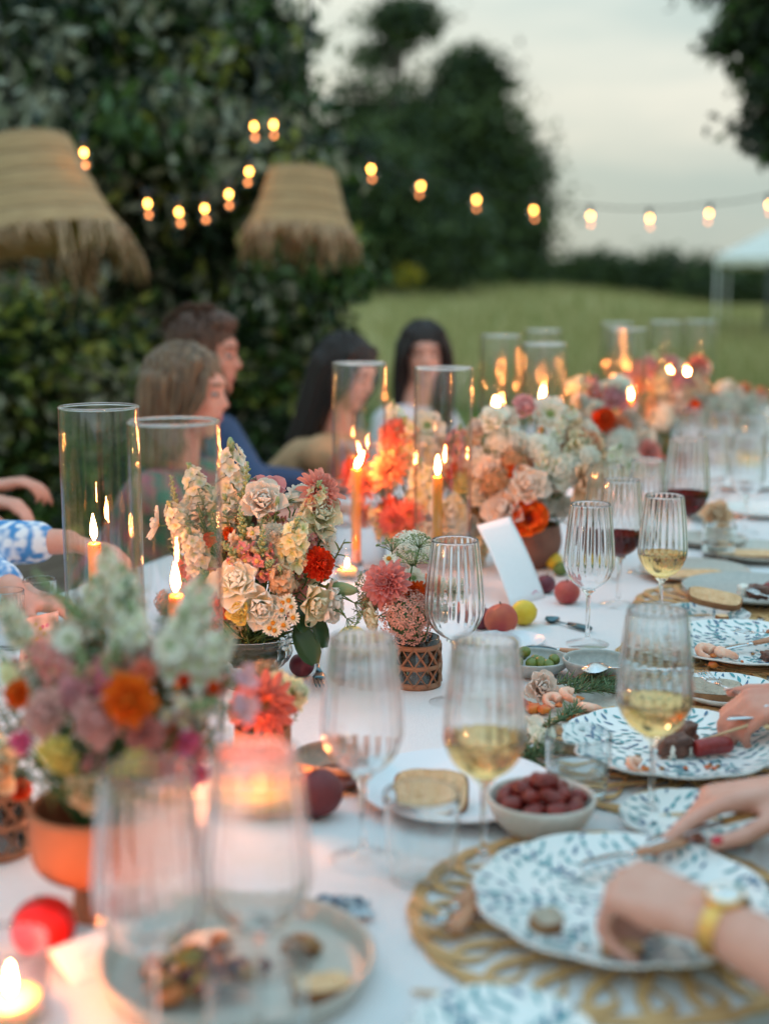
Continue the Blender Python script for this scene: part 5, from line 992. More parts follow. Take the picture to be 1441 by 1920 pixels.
# --- rattan vase bouquet
b = tab(781, 1284); k = depth(b) / FPX; B_ = Bouquet('small bouquet of coral zinnia and pink sedum in a rattan-wrapped vase', b, .072, 762, 1110, 85, 85, .8)
rattan_vase(B_.t, 44 * k, .072); F = B_.flower
for a in [('dahlia_pink', 727, 1096, 43, -.05, (-.35, -.8, .4)), ('sedum', 762, 1158, 46, -.06, (-.1, -.85, .4)), ('sedum', 790, 1140, 30, -.02, (.4, -.6, .5)), ('marigold', 777, 1112, 24, -.03), ('marigold', 752, 1125, 14, -.05), ('ammi', 772, 1062, 32, -.03, (.1, -.2, 1)), ('ammi', 785, 1028, 30, .0, (.2, -.1, 1)), ('ammi', 735, 1035, 28, .0, (-.2, 0, 1)), ('chamomile', 729, 1048, 13, -.02, (-.1, -.6, .7)), ('carnation', 838, 1105, 26, -.01, (.7, -.5, .4)), ('carnation', 828, 1150, 22, -.04, (.6, -.6, .1)), ('lisianthus_cream', 705, 1158, 24, -.04, (-.8, -.4, -.2)), ('sedum_brown', 696, 1130, 22, -.02, (-.8, -.4, .2)), ('scabiosa', 775, 1085, 20, -.01), ('umbel_white', 770, 1030, 34, .08, (0, -.5, .8)), ('zinnia', 800, 1100, 20, .0), ('fine_spray', 690, 1150, 36, -.02, (-.7, -.2, .3)), ('ammi_dry', 690, 1100, 26, .0, (-.9, -.2, .1))]: F(*a)
B_.fill(['leaf_spray', 'fine_spray', 'sage_spray'], 16, 20, 34, -.3, .9, .3, .8); B_.done()
# --- terracotta footed bowl, near left
b = tab(185, 1712); k = depth(b) / FPX; B_ = Bouquet('big loose bouquet with orange marigold in a footed terracotta bowl', b, .112, 205, 1300, 235, 220, .62)
rr = 120 * k; vessel(B_.t, spline([(rr * .42, 0), (rr * .43, .004), (rr * .38, .012), (rr * .38, .036), (rr * .62, .043), (rr * .90, .056), (rr * 1.0, .076), (rr * 1.0, .118)], 30), TERR, .006, 'footed_bowl')
F = B_.flower
for a in [('marigold', 241, 1312, 52, -.12, (.1, -.9, .25)), ('snapdragon', 160, 1255, 62, -.08, (-.1, -.4, .9)), ('snapdragon', 217, 1238, 56, -.07, (.1, -.4, .9)), ('stock', 250, 1205, 60, -.04, (.0, -.1, 1)), ('stock', 236, 1130, 58, .0, (-.05, 0, 1)), ('stock', 364, 1150, 62, -.02, (.3, -.1, 1)), ('stock', 332, 1215, 62, -.06, (.25, -.2, 1)), ('stock', 394, 1235, 58, -.05, (.5, -.2, .8)), ('snapdragon_blush', 363, 1325, 62, -.10, (.6, -.5, .3)), ('sweet_pea', 432, 1325, 44, -.06, (.9, -.4, .1)), ('sweet_pea', 440, 1280, 38, -.05, (.8, -.3, .5)),
          ('sweet_pea_magenta', 347, 1385, 34, -.10), ('sweet_pea_magenta', 358, 1440, 34, -.10, (.5, -.7, -.4)), ('zinnia', 297, 1440, 36, -.11, (.3, -.8, -.2)), ('tulip', 247, 1430, 26, -.12), ('tulip', 107, 1405, 30, -.12), ('tulip', 128, 1425, 22, -.12), ('sweet_pea_magenta', 57, 1385, 36, -.10), ('snapdragon_magenta', 200, 1270, 46, -.11), ('marigold', 33, 1300, 30, -.06), ('stock_cream', 22, 1275, 34, -.05), ('rose_peach', 167, 1485, 34, -.11, (0, -.9, .1)), ('lisianthus_dusty', 187, 1350, 42, -.11), ('lisianthus_dusty', 95, 1335, 40, -.10), ('dahlia_pink', 270, 1375, 36, -.10), ('snapdragon_buds', 112, 1118, 60, -.02, (-.75, 0, .8)), ('scabiosa', 318, 1212, 30, -.08), ('scabiosa', 130, 1200, 26, -.03), ('stock_pink', 90, 1240, 46, -.05, (-.5, -.2, .8)), ('stock', 180, 1140, 50, .02), ('zinnia', 270, 1260, 24, -.08), ('marigold_red', 400, 1290, 15, -.08), ('marigold_red', 345, 1275, 14, -.1), ('stock', 205, 1080, 46, .04, (-.1, 0, 1)), ('stock', 30, 1170, 44, .0, (-.4, 0, .9)), ('rose_pink', 140, 1300, 28, -.1), ('carnation', 225, 1215, 26, -.06)]: F(*a)
for x_ in range(80, 310, 24): F(random.choice(('leaf_spray', 'olive_spray', 'leaf_spray')), x_, 1478 + random.uniform(-14, 10), 52, -.115, ((x_ - 190) / 90, -.8, .25 + random.uniform(-.4, .2)))
B_.fill(['leaf_spray', 'sage_spray', 'olive_spray', 'leaf_spray'], 90, 50, 88, -.75, .9, .4, .92); B_.fill(['stock_pink', 'lisianthus_dusty', 'snapdragon', 'stock_cream', 'rose_blush', 'rose_pink', 'zinnia_apricot'], 40, 30, 44, -.5, .7, .5, .85); B_.done()
# --- rattan vase at the very left
b = tab(-4, 1596); k = depth(b) / FPX; B_ = Bouquet('rattan-wrapped vase with a cream rose beside the terracotta bowl', b, .085, 5, 1440, 70, 90, .8); rattan_vase(B_.t, 62 * k, .078); F = B_.flower
for a in [('rose_peach', -4, 1448, 46, -.06, (-.1, -.9, .3)), ('lisianthus_cream', -50, 1430, 40, -.03), ('stock', -20, 1380, 44, .02), ('marigold_red', 40, 1480, 22, -.03)]: F(*a)
B_.fill(['leaf_spray', 'sage_spray'], 14, 34, 56, -.5, .9, .3); B_.done()
# --- small terracotta cup with zinnia
b = tab(494, 1470); k = depth(b) / FPX; B_ = Bouquet('stepped terracotta cup with an orange-pink zinnia and yellow cockscomb', b, .062, 505, 1310, 70, 70, .7)
rr = 53 * k; vessel(B_.t, [(rr * .62, 0), (rr * .66, .003), (rr * .66, .030), (rr * .70, .031), (rr * .97, .033), (rr, .036), (rr, .078)], TERR, .0045, 'stepped_cup'); F = B_.flower
for a in [('zinnia', 496, 1322, 54, -.045, (.1, -.9, .25)), ('cockscomb', 548, 1300, 36, -.01, (.7, -.5, .4)), ('cockscomb', 520, 1278, 24, .0), ('sedum_brown', 498, 1265, 26, .02), ('marigold', 462, 1300, 26, .0), ('dahlia_pink', 455, 1335, 30, -.01)]: F(*a)
B_.fill(['leaf_spray', 'fine_spray'], 8, 24, 36, -.2, .8, .3); B_.done()
# --- bouquet behind the pair of tall candles
b = tab(800, 1062); k = depth(b) / FPX; B_ = Bouquet('apricot and cream bouquet standing behind the two tall candles', b, .075, 790, 915, 130, 150, .6)
vessel(B_.t, spline([(.035, 0), (.03, .012), (.05, .03), (.065, .06), (.062, .085)], 16), TERRD, .004, 'pot'); F = B_.flower
for a in [('zinnia_apricot', 731, 880, 36, -.06, (-.4, -.7, .5)), ('dahlia_orange', 668, 882, 33, .05, (-.6, -.6, .4)), ('stock_cream', 765, 845, 52, -.03, (-.1, -.2, 1)), ('stock_cream', 788, 915, 46, -.08), ('scabiosa', 800, 800, 30, -.02, (0, -.8, .5)), ('zinnia', 738, 975, 28, -.08), ('zinnia', 768, 965, 28, -.09), ('lisianthus_cream', 842, 965, 34, -.08), ('lisianthus_cream', 815, 1000, 30, -.08), ('marigold', 842, 880, 20, -.05), ('tulip', 862, 905, 22, -.04), ('stock', 745, 800, 40, .0), ('lisianthus', 870, 1000, 30, -.02), ('stock_cream', 880, 1050, 50, .0, (.4, -.3, .8)), ('dahlia_pink', 905, 1095, 20, -.02), ('zinnia_apricot', 755, 1010, 24, -.08), ('stock_pink', 850, 840, 36, -.03), ('lisianthus_cream', 875, 1035, 34, -.02)]: F(*a)
B_.fill(['leaf_spray', 'sage_spray', 'olive_spray'], 36, 30, 48, -.7, .85, .4); B_.fill(['stock_cream', 'zinnia_apricot', 'rose_peach', 'stock', 'zinnia', 'carnation'], 44, 22, 34, -.7, .7, .4); B_.done()
# --- brown terracotta bowl
b = tab(992, 1062); k = depth(b) / FPX; B_ = Bouquet('white and blush bouquet with orange poppy in a round brown bowl', b, .085, 985, 880, 150, 130, .6)
rr = 58 * k; vessel(B_.t, spline([(rr * .55, 0), (rr * .6, .006), (rr * .9, .03), (rr * 1.02, .06), (rr * .98, .085), (rr * .94, .10)], 22), TERRD, .005, 'round_bowl'); F = B_.flower
for a in [('poppy', 990, 972, 34, -.10, (.0, -.95, .2)), ('rose_blush', 990, 912, 34, -.10, (0, -.9, .4)), ('rose_blush', 946, 955, 36, -.09, (-.4, -.8, .3)), ('rose_peach', 1096, 903, 36, -.06, (.5, -.8, .2)), ('lisianthus', 1068, 885, 30, -.05), ('umbel_white', 950, 832, 32, -.04, (-.2, -.4, .9)), ('umbel_white', 1010, 845, 32, -.05, (.1, -.4, .9)), ('umbel_white', 895, 870, 34, -.02), ('sedum_brown', 965, 865, 26, -.08), ('sedum_brown', 930, 905, 30, -.08), ('scabiosa', 1030, 778, 33, .02, (.1, -.85, .4)), ('lisianthus_cream', 1085, 842, 30, -.01), ('rose_peach', 1075, 815, 26, .02), ('stock', 1060, 800, 34, .03), ('rose_pink', 985, 770, 26, .04), ('carnation', 1030, 905, 22, -.07), ('marigold', 960, 880, 18, -.09), ('lisianthus', 905, 925, 26, -.05), ('stock', 1140, 870, 34, .03), ('tulip', 870, 900, 20, -.02), ('cosmos_pink', 890, 850, 22, .0)]: F(*a)
B_.fill(['leaf_spray', 'sage_spray', 'olive_spray', 'fine_spray'], 40, 28, 44, -.6, .85, .4); B_.fill(['umbel_white', 'stock', 'lisianthus', 'rose_blush', 'carnation', 'stock_cream', 'rose_peach', 'zinnia_apricot'], 44, 18, 30, -.7, .7, .4); B_.done()
# --- further bouquets
def far_bouquet(label, px, py, cx, cy, rx, ry, specials, kinds, nf, ng, r0, r1):
    b = tab(px, py); B_ = Bouquet(label, b, .08, cx, cy, rx, ry, .7); vessel(B_.t, spline([(.035, 0), (.03, .012), (.055, .03), (.068, .06), (.064, .09)], 16), TERRD, .004, 'pot')
    for a in specials: B_.flower(*a)
    B_.fill(kinds, nf, r0, r1, -.9, .8, .3); B_.fill(['leaf_spray', 'sage_spray', 'olive_spray'], ng, r1 * 1.2, r1 * 1.9, -.8, .9, .3); B_.done()
far_bouquet('bouquet with red marigold and white scabiosa before the far tall candle', 1135, 968, 1135, 815, 90, 110, [('marigold_red', 1130, 785, 24, -.08), ('scabiosa', 1182, 876, 28, -.10, (.2, -.9, .3)), ('dahlia_pink', 1215, 850, 25, -.06, (.4, -.8, .3)), ('stock_pink', 1110, 740, 34, .0), ('rose_pink', 1150, 750, 24, -.03), ('zinnia', 1095, 760, 20, -.03), ('lisianthus_cream', 1085, 730, 22, .0), ('umbel_white', 1165, 830, 26, -.08), ('stock_cream', 1110, 870, 30, -.08), ('zinnia_apricot', 1160, 800, 22, -.06)], ['stock_cream', 'stock_pink', 'rose_blush', 'umbel_white', 'rose_pink', 'carnation'], 26, 24, 16, 24)
far_bouquet('bouquet of pink and cream flowers round the brightest far candle', 1248, 900, 1225, 740, 85, 75, [('stock_cream', 1235, 730, 40, -.05), ('dahlia_pink', 1205, 690, 20, .0), ('rose_blush', 1265, 745, 24, -.05), ('marigold_red', 1300, 762, 16, -.05), ('sedum_brown', 1215, 765, 24, -.06), ('umbel_white', 1235, 780, 26, -.06), ('rose_pink', 1180, 720, 20, .0)], ['stock_cream', 'rose_pink', 'rose_peach', 'stock', 'zinnia_apricot', 'lisianthus_dusty'], 24, 18, 14, 20)
far_bouquet('last bouquet with a tall coral zinnia at the table end', 1325, 868, 1312, 745, 55, 65, [('zinnia', 1308, 688, 20, -.02, (.1, -.8, .4)), ('zinnia_apricot', 1308, 708, 16, -.03), ('rose_blush', 1345, 750, 18, -.02), ('marigold_red', 1292, 765, 12, -.05), ('stock', 1330, 770, 24, -.03)], ['rose_peach', 'stock_pink', 'rose_blush', 'lisianthus'], 16, 14, 12, 18)
far_bouquet('pale bouquet at the right beyond the crowded glasses', 1400, 862, 1392, 770, 60, 50, [('umbel_white', 1395, 765, 22, -.02), ('rose_blush', 1375, 745, 18), ('umbel_white', 1420, 790, 20)], ['umbel_white', 'rose_blush', 'stock', 'zinnia_apricot', 'lisianthus'], 16, 12, 12, 18)
b = tab(1345, 1008); B_ = Bouquet('single pink rose in a small clear vase behind the water tumbler', b, .05, 1342, 965, 24, 24, .6); m = MB(); m.lathe([(0, 0.001), (.022, 0), (.026, .004), (.024, .05), (.028, .07), (.026, .07), (.022, .05), (.023, .006), (0, .006)], 32); put('bud_vase', m, TUM, B_.t)
B_.flower('rose_peach', 1342, 970, 28, -.03, (0, -.8, .5)); B_.flower('leaf_spray', 1365, 985, 22, 0, (.6, -.2, .6)); B_.done()
def loose(kind, name, label, cat, px, py, h, r, d, spin=1.0):
    p = tab(px, py, h); o = link(name, FL[kind], None, face_mat(p, d, r * depth(p) / FPX, spin)); tag(o, label, cat)
loose('rose_blush', 'loose_rose', 'loose blush rose lying before the bowl of olives', 'rose', 1012, 1292, .028, 34, (.25, -.8, .45))
loose('lisianthus', 'loose_lisianthus', 'loose white lisianthus lying on the rosemary', 'flower', 985, 1375, .03, 34, (-.4, -.6, .7))
loose('lisianthus', 'loose_lisianthus', 'second loose white lisianthus nearer the water tumbler', 'flower', 1012, 1392, .026, 28, (.3, -.6, .6), 2.0)
loose('marigold_red', 'loose_marigold', 'small red marigold head among the tomatoes on the sand plate', 'flower', 978, 1318, .018, 13, (-.2, -.6, .7))
# ================================================================== people
def capsule(m, a, b, r0, r1, seg=14):
    a = Vector(a); b = Vector(b); d = (b - a); L_ = d.length; d = d / L_ if L_ > 1e-6 else Vector((0, 0, 1)); P = []; rad = []
    for k in range(5): q = math.pi / 2 * (1 - k / 4); P.append(a - d * r0 * math.sin(q)); rad.append(max(r0 * math.cos(q), r0 * .03))
    for k in range(1, 3): P.append(lerp(a, b, k / 3)); rad.append(lerp(r0, r1, k / 3))
    for k in range(5): q = math.pi / 2 * k / 4; P.append(b + d * r1 * math.sin(q)); rad.append(max(r1 * math.cos(q), r1 * .03))
    m.tube(P, rad, seg)
def ell(m, c, r, q=None):
    mt = Matrix.Translation(Vector(c)) @ (q.to_4x4() if q is not None else Matrix.Identity(4)); m.ball(r, 18, 14, mat=mt)
def union(name, m, mat, parent, origin, voxel, smooth=6, fac=.5):
    me = m.mesh(name + '_src', mat); me.transform(Matrix.Translation(-Vector(origin))); o = bpy.data.objects.new(name + '_src', me); COL.objects.link(o)
    r = o.modifiers.new('r', 'REMESH'); r.mode = 'VOXEL'; r.voxel_size = voxel; s = o.modifiers.new('s', 'SMOOTH'); s.factor = fac; s.iterations = smooth
    dg = bpy.context.evaluated_depsgraph_get(); res = bpy.data.meshes.new_from_object(o.evaluated_get(dg)); bpy.data.objects.remove(o); bpy.data.meshes.remove(me)
    res.name = name; res.materials.clear(); res.materials.append(mat); res.polygons.foreach_set('use_smooth', [True] * len(res.polygons)); res.update()
    return link(name, res, parent)
SKIN = M('skin', (.62, .27, .19), .5, (.66, .32, .24), 30, sss=.15, bump=.05, bscale=300); SKIN2 = M('skin_pale', (.64, .31, .23), .5, (.68, .36, .28), 30, sss=.15, bump=.05, bscale=300); SKIN3 = M('skin_ruddy', (.58, .22, .15), .5, (.62, .28, .20), 30, sss=.15)
EYEW = M('eye_white', (.45, .40, .38), .3); IRIS = M('iris', (.05, .04, .03), .2); LIP = M('lips', (.42, .13, .12), .45); NAIL = M('nail_red', (.55, .01, .025), .2); NAILN = M('nail', (.70, .48, .42), .3)
FOFF = [.028, .0095, -.0095, -.027]; FLEN = [.090, .094, .089, .080]; FPH = [(.042, .026, .020), (.047, .030, .021), (.043, .027, .020), (.034, .021, .018)]
def hand(m, W, D, Nn, S, curls, thumb, spread=0.06, sc=1.0):
    W = Vector(W); D = Vector(D).normalized(); Nn = Vector(Nn); Nn = (Nn - D * Nn.dot(D)).normalized(); S = Vector(S); S = (S - D * S.dot(D) - Nn * S.dot(Nn)).normalized(); tips = []
    for i in range(4):
        k = W + (D * FLEN[i] + S * FOFF[i]) * sc; capsule(m, W + S * FOFF[i] * .62 * sc + D * .004 * sc, k, .0135 * sc, .0108 * sc, 10)
        d = (D + S * spread * FOFF[i] / .028).normalized(); p = k; ang = 0; r = (.0092, .0086, .0078, .0066) if i < 3 else (.0080, .0074, .0068, .0058)
        for j in range(3):
            ang += curls[i][j]; dd = (d * math.cos(ang) - Nn * math.sin(ang)).normalized(); q = p + dd * FPH[i][j] * sc; capsule(m, p, q, r[j] * sc, r[j + 1] * sc, 10); p = q
        tips.append((p, dd, (Nn * math.cos(ang) + d * math.sin(ang)).normalized()))
    ell(m, W + D * .045 * sc - Nn * .006 * sc, (.040 * sc, .036 * sc, .013 * sc), Matrix((D, S, Nn)).transposed())
    p = W + (D * .018 + S * .022 - Nn * .006) * sc; r = (.0145, .0110, .0098, .0078)
    for j, (v, l_) in enumerate(zip(thumb, (.044, .034, .028))):
        dd = (D * v[0] + S * v[1] + Nn * v[2]).normalized(); q = p + dd * l_ * sc; capsule(m, p, q, r[j] * sc, r[j + 1] * sc, 10); p = q
    tips.append((p, dd, (Nn * .6 + S * .5).normalized())); return tips
def ik(S, W, l1, l2, pole):
    S = Vector(S); W = Vector(W); d = W - S; L_ = min(d.length, (l1 + l2) * .999); d.normalize(); a = (l1 * l1 - l2 * l2 + L_ * L_) / (2 * L_); h = math.sqrt(max(0, l1 * l1 - a * a)); pl = Vector(pole); pl = (pl - d * pl.dot(d)).normalized(); return S + d * a + pl * h
RELAX = [(.5, .6, .35), (.55, .65, .35), (.6, .7, .4), (.6, .7, .4)]
THUMB = [(.62, .70, -.15), (.85, .40, -.20), (.95, .10, -.25)]
def person(label, head, face, F_, skin, hair, hairmat, topmat, sleeve, arms, pitch=0.0, voxel=.0085, hs=1.0, legmat=None, roll=0.0, back=.18, broad=1.0, hsc=1.0):
    head = Vector(head); F_ = Vector(F_).normalized(); Lf = Vector((0, 0, 1)).cross(F_); U = Vector((0, 0, 1))
    sh = head - U * .235 - F_ * .045; pel = Vector((sh.x, sh.y, .55)) - F_ * back; base = Vector((pel.x, pel.y, 0))
    t = thing('person', label, 'person', base); m = MB(); c = MB(); lg = MB()
    hf = Vector(face).normalized(); hf = (hf - U * hf.dot(U)).normalized(); hf = (hf * math.cos(pitch) - U * math.sin(pitch)).normalized(); hl = U.cross(hf).normalized(); hu = hf.cross(hl); hq = Matrix((hf, hl, hu)).transposed()
    H = lambda x, y, z: head + (hf * x + hl * y + hu * z) * hs
    # head
    ell(m, H(-.012, 0, .028), (.096 * hs, .076 * hs, .088 * hs), hq); ell(m, H(.028, 0, -.028), (.060 * hs, .060 * hs, .082 * hs), hq); ell(m, H(.052, 0, -.088), (.028 * hs, .030 * hs, .024 * hs), hq); ell(m, H(.066, 0, .030), (.026 * hs, .052 * hs, .026 * hs), hq)
    capsule(m, H(.080, 0, .012), H(.098, 0, -.022), .009 * hs, .0120 * hs, 10); ell(m, H(.092, .011, -.026), (.009 * hs, .008 * hs, .007 * hs), hq); ell(m, H(.092, -.011, -.026), (.009 * hs, .008 * hs, .007 * hs), hq); ell(m, H(.078, 0, -.055), (.012 * hs, .022 * hs, .010 * hs), hq)
    for s_ in (-1, 1): ell(m, H(.060, .034 * s_, -.020), (.022 * hs, .022 * hs, .020 * hs), hq); ell(m, H(-.010, .078 * s_, -.005), (.016 * hs, .008 * hs, .028 * hs), hq)
    capsule(m, H(-.02, 0, -.07), sh + U * .03, .052 * hs, .058, 14)
    # torso
    st = sh - U * .02; mid = lerp(sh, pel, .5) + F_ * .01; SW = .165 * broad
    for (a, b, r0, r1) in ((st + Lf * SW * .8, st - Lf * SW * .8, .058, .058), (lerp(sh, mid, .45) + Lf * .075 * broad, mid + Lf * .06, .095 * broad, .095), (lerp(sh, mid, .45) - Lf * .075 * broad, mid - Lf * .06, .095 * broad, .095), (mid + Lf * .055, pel + Lf * .075, .10, .11), (mid - Lf * .055, pel - Lf * .075, .10, .11)):
        capsule(m, a, b, r0 * .96, r1 * .96); capsule(c, a, b, r0 + .006, r1 + .007)
    capsule(c, sh + U * .0, sh - U * .08, .070, .10)
    for s_ in (-1, 1):
        hp = pel + Lf * .09 * s_ - U * .01; kn = hp + F_ * .40 + U * .02 + Lf * .02 * s_; kn.z = .53; an = kn + F_ * .06; an.z = .09
        for mm, e_ in ((m, -.004), (lg, .008)): capsule(mm, hp, kn, .088 + e_, .062 + e_); capsule(mm, kn, an, .060 + e_, .042 + e_)
        capsule(m, an - U * .045, an + F_ * .15 - U * .055, .034, .026)
    nails = []
    for (side, W, D, Nn, S, curls, thumb, pole, nail) in arms:
        s0 = st + Lf * SW * side; W = Vector(W); E = ik(s0, W, .285, .255, pole) if not isinstance(pole, tuple) or len(pole) == 3 else Vector(pole[1]); k = broad
        capsule(m, s0, E, .050, .040); capsule(m, E, lerp(E, W, .45), .040, .037); capsule(m, lerp(E, W, .35), W, .037, .0255); ell(m, W, (.024, .028, .020), Matrix((Vector(D).normalized(), Vector(S).normalized(), Vector(D).cross(Vector(S)).normalized())).transposed())
        tips = hand(m, W, D, Nn, S, curls, thumb, sc=hsc); nails.append((nail, tips))
        if sleeve: capsule(c, s0, lerp(s0, E, min(1, sleeve)), .062, .054)
        if sleeve > 1: capsule(c, E, lerp(E, W, sleeve - 1), .054, .044)
    union('body', m, skin, t, base, voxel, 5); union('top', c, topmat, t, base, .009, 8); union('lower_garment', lg, legmat or topmat, t, base, .011, 6)
    # hair
    h = MB()
    if hair == 'short':
        ell(h, H(-.018, 0, .042), (.100 * hs, .083 * hs, .088 * hs), hq); ell(h, H(-.06, 0, -.005), (.055 * hs, .074 * hs, .07 * hs), hq); ell(h, H(.035, 0, .095), (.055 * hs, .06 * hs, .034 * hs), hq)
    else:
        ell(h, H(-.024, 0, .042), (.106 * hs, .092 * hs, .092 * hs), hq); ell(h, H(-.055, 0, -.02), (.070 * hs, .088 * hs, .10 * hs), hq)
        low = -.17 if hair == 'bob' else -.30
        for s_ in (-1, 1):
            for q, w_ in ((-.015, .030), (-.05, .036), (-.085, .034)): capsule(h, H(q + .01, .070 * s_, .03), H(q - .01, .092 * s_, low * (.8 if q > -.03 else 1)), w_ * hs, w_ * .62 * hs, 10)
            capsule(h, H(.035, .060 * s_, .085), H(.022, .083 * s_, -.03), .022 * hs, .016 * hs, 10)
        capsule(h, H(-.085, 0, 0), H(-.09, 0, low), .062 * hs, .045 * hs)
    ho = union('hair', h, hairmat, t, base, .005, 3, .4)
    dm = np.empty(len(ho.data.vertices) * 3); ho.data.vertices.foreach_get('co', dm); co = dm.reshape(-1, 3); off = np.array([mnoise.noise(Vector((v[0] * 90, v[1] * 90, v[2] * 9))) for v in co]); nn = np.empty_like(dm); ho.data.vertices.foreach_get('normal', nn); co += nn.reshape(-1, 3) * off[:, None] * .005; ho.data.vertices.foreach_set('co', co.ravel()); ho.data.update()
    sm_ = MB()
    for i in range(300 if hair != 'short' else 260):
        a_ = random.uniform(-2.7, 2.7); el_ = random.uniform(.15, 1.4); dx, dy, dz = -math.cos(a_) * math.cos(el_), math.sin(a_) * math.cos(el_), math.sin(el_); g_ = random.uniform(1.0, 1.06)
        p0 = H(-.024 + dx * .104 * g_, dy * .092 * g_, .042 + dz * .092 * g_)
        if hair == 'short':
            d_ = (hf * random.uniform(-.2, .5) + hl * dy * .6 + hu * (.5 * dz + .1) + hf * dx * .5).normalized() * .022; sm_.tube([p0 - base - d_ * .3, p0 - base + d_ * .5, p0 - base + d_ + hf * .006], [.0022, .0018, .0006], 4)
        elif dx > -.5 or True:
            lo = low * random.uniform(.72, 1.08); sd = (1 if dy > 0 else -1); yy = dy * random.uniform(.95, 1.18) if abs(dy) > .35 or dx < 0 else sd * .8
            if dx > .35 and abs(yy) < .8: yy = sd * random.uniform(.82, 1.0)
            P = [p0, H(-.024 + dx * .118, yy * .102, -.01), H(-.03 + min(dx, .3) * .115, yy * .108, low * .5), H(-.03 + min(dx, .25) * .10 + random.uniform(-.02, .02), yy * .100 + random.uniform(-.015, .015), lo)]
            sm_.tube([q_ - base for q_ in smoothpath(P, 8)], [.0035, .0042, .0042, .004, .0038, .0034, .0028, .0010], 4)
    put('hair_strands', sm_, hairmat, t)
    for s_ in (-1, 1):
        e = MB(); ell(e, H(.076, .031 * s_, .006) - base, (.0085 * hs, .0115 * hs, .0065 * hs), hq); eo = put('eye', e, EYEW, t); e = MB(); ell(e, H(.0835, .031 * s_, .005) - base, (.0045 * hs, .0062 * hs, .0062 * hs), hq); put('iris', e, IRIS, eo)
        e = MB(); capsule(e, H(.090, .016 * s_, .030) - base, H(.078, .048 * s_, .032) - base, .0042 * hs, .003 * hs, 8); put('eyebrow', e, hairmat, t)
    e = MB(); capsule(e, H(.081, -.016, -.056) - base, H(.086, 0, -.053) - base, .003 * hs, .005 * hs, 8); capsule(e, H(.081, .016, -.056) - base, H(.086, 0, -.053) - base, .003 * hs, .005 * hs, 8); capsule(e, H(.081, -.011, -.062) - base, H(.081, .011, -.062) - base, .0048 * hs, .0048 * hs, 8); put('lips', e, LIP, t)
    for nail, tips in nails:
        if nail:
            for (p, dd, up) in tips:
                e = MB(); s3 = dd.cross(up).normalized(); u3 = s3.cross(dd); e.ball((.0072, .0056, .0022), 12, 8, mat=Matrix.Translation(p - dd * .001 + u3 * .0062 - base) @ Matrix((dd, s3, u3)).transposed().to_4x4()); put('fingernail', e, nail, t)
    return t, base
HAIRB = M('hair_blond', (.22, .13, .07), .5, (.10, .055, .03), 22, aniso=(3, 3, .35), bump=.4, bscale=60); HAIRM = M('hair_brown', (.07, .03, .018), .6, (.11, .05, .028), 40); HAIRD = M('hair_dark', (.010, .006, .005), .7, (.020, .011, .009), 22, aniso=(3, 3, .35))
FLOR = M('dress_floral', (.03, .18, .14), .8, (.42, .10, .16), 16, detail=1.); TAN = M('top_tan', (.50, .30, .16), .85, (.46, .27, .14), 30); WHT = M('shirt_white', (.72, .73, .80), .85); NAVYC = M('navy_cloth', (.03, .06, .14), .85); TERC = M('dress_terracotta', (.50, .15, .07), .85); BLUP = M('shirt_blue_print', (.72, .76, .82), .85, (.06, .25, .55), 62, detail=0.); SKIRT = M('skirt_dark', (.06, .06, .08), .9); DARKC = M('dress_slate', (.10, .12, .16), .9)
def tb(px, py, Z): return pt(px, py, Z)
TOW = Vector((TN.x, TN.y, 0))
def arm(side, W, D, Nn=(0, 0, 1), S=None, curls=RELAX, thumb=THUMB, pole=(0, 0, -1), nail=None):
    D = Vector(D); S = Vector(S) if S else (D.cross(Vector(Nn)) * (1 if side < 0 else -1) * -1); return (side, W, D, Nn, S, curls, thumb, pole, nail)
# guests along the left side; facing across the table
hd = pt(357, 738, 3.60); w1 = person('woman with streaked blond bob seated in profile beside the man', hd, (.95, -.22, 0), TOW, SKIN, 'bob', HAIRB, FLOR, .35, [arm(1, hd + TOW * .30 - TU * .22 + Vector((0, 0, -.31)), TOW, pole=(-.5, -.3, -1)), arm(-1, hd + TOW * .33 + TU * .12 + Vector((0, 0, -.31)), TOW, pole=(-.5, .3, -1))], .06, hs=1.04)
hd = pt(385, 668, 4.10); w2 = person('man with short brown hair seated behind the blond woman', hd, (.95, -.15, 0), TOW, SKIN3, 'short', HAIRM, NAVYC, 1.6, [arm(1, hd + TOW * .32 - TU * .20 + Vector((0, 0, -.40)), TOW, pole=(-.5, -.3, -1)), arm(-1, hd + TOW * .34 + TU * .15 + Vector((0, 0, -.40)), TOW, pole=(-.5, .3, -1))], .04, hs=1.08, broad=1.12, legmat=SKIRT)
hd = pt(652, 702, 4.45); w3 = person('dark-haired woman in a tan top leaning over the table', hd, (.80, -.55, 0), TOW, SKIN2, 'long', HAIRD, TAN, .55, [arm(1, pt(650, 838, 4.25), (.9, -.2, .1), pole=(-.6, -.6, -1)), arm(-1, hd + TOW * .30 + TU * .12 + Vector((0, 0, -.32)), TOW, pole=(-.5, .3, -1))], .30, hs=1.0, back=.34)
hd = pt(794, 665, 5.15); w4 = person('dark-haired woman in a white shirt facing along the table', hd, (.10, -1, 0), (.75, -.66, 0), SKIN2, 'long', HAIRD, WHT, .8, [arm(1, hd + Vector((.22, -.30, -.36)), (.8, -.6, 0), pole=(.3, -.3, -1)), arm(-1, hd + Vector((.10, -.36, -.36)), (.3, -.9, 0), pole=(-.6, -.2, -1))], .05, hs=1.0)
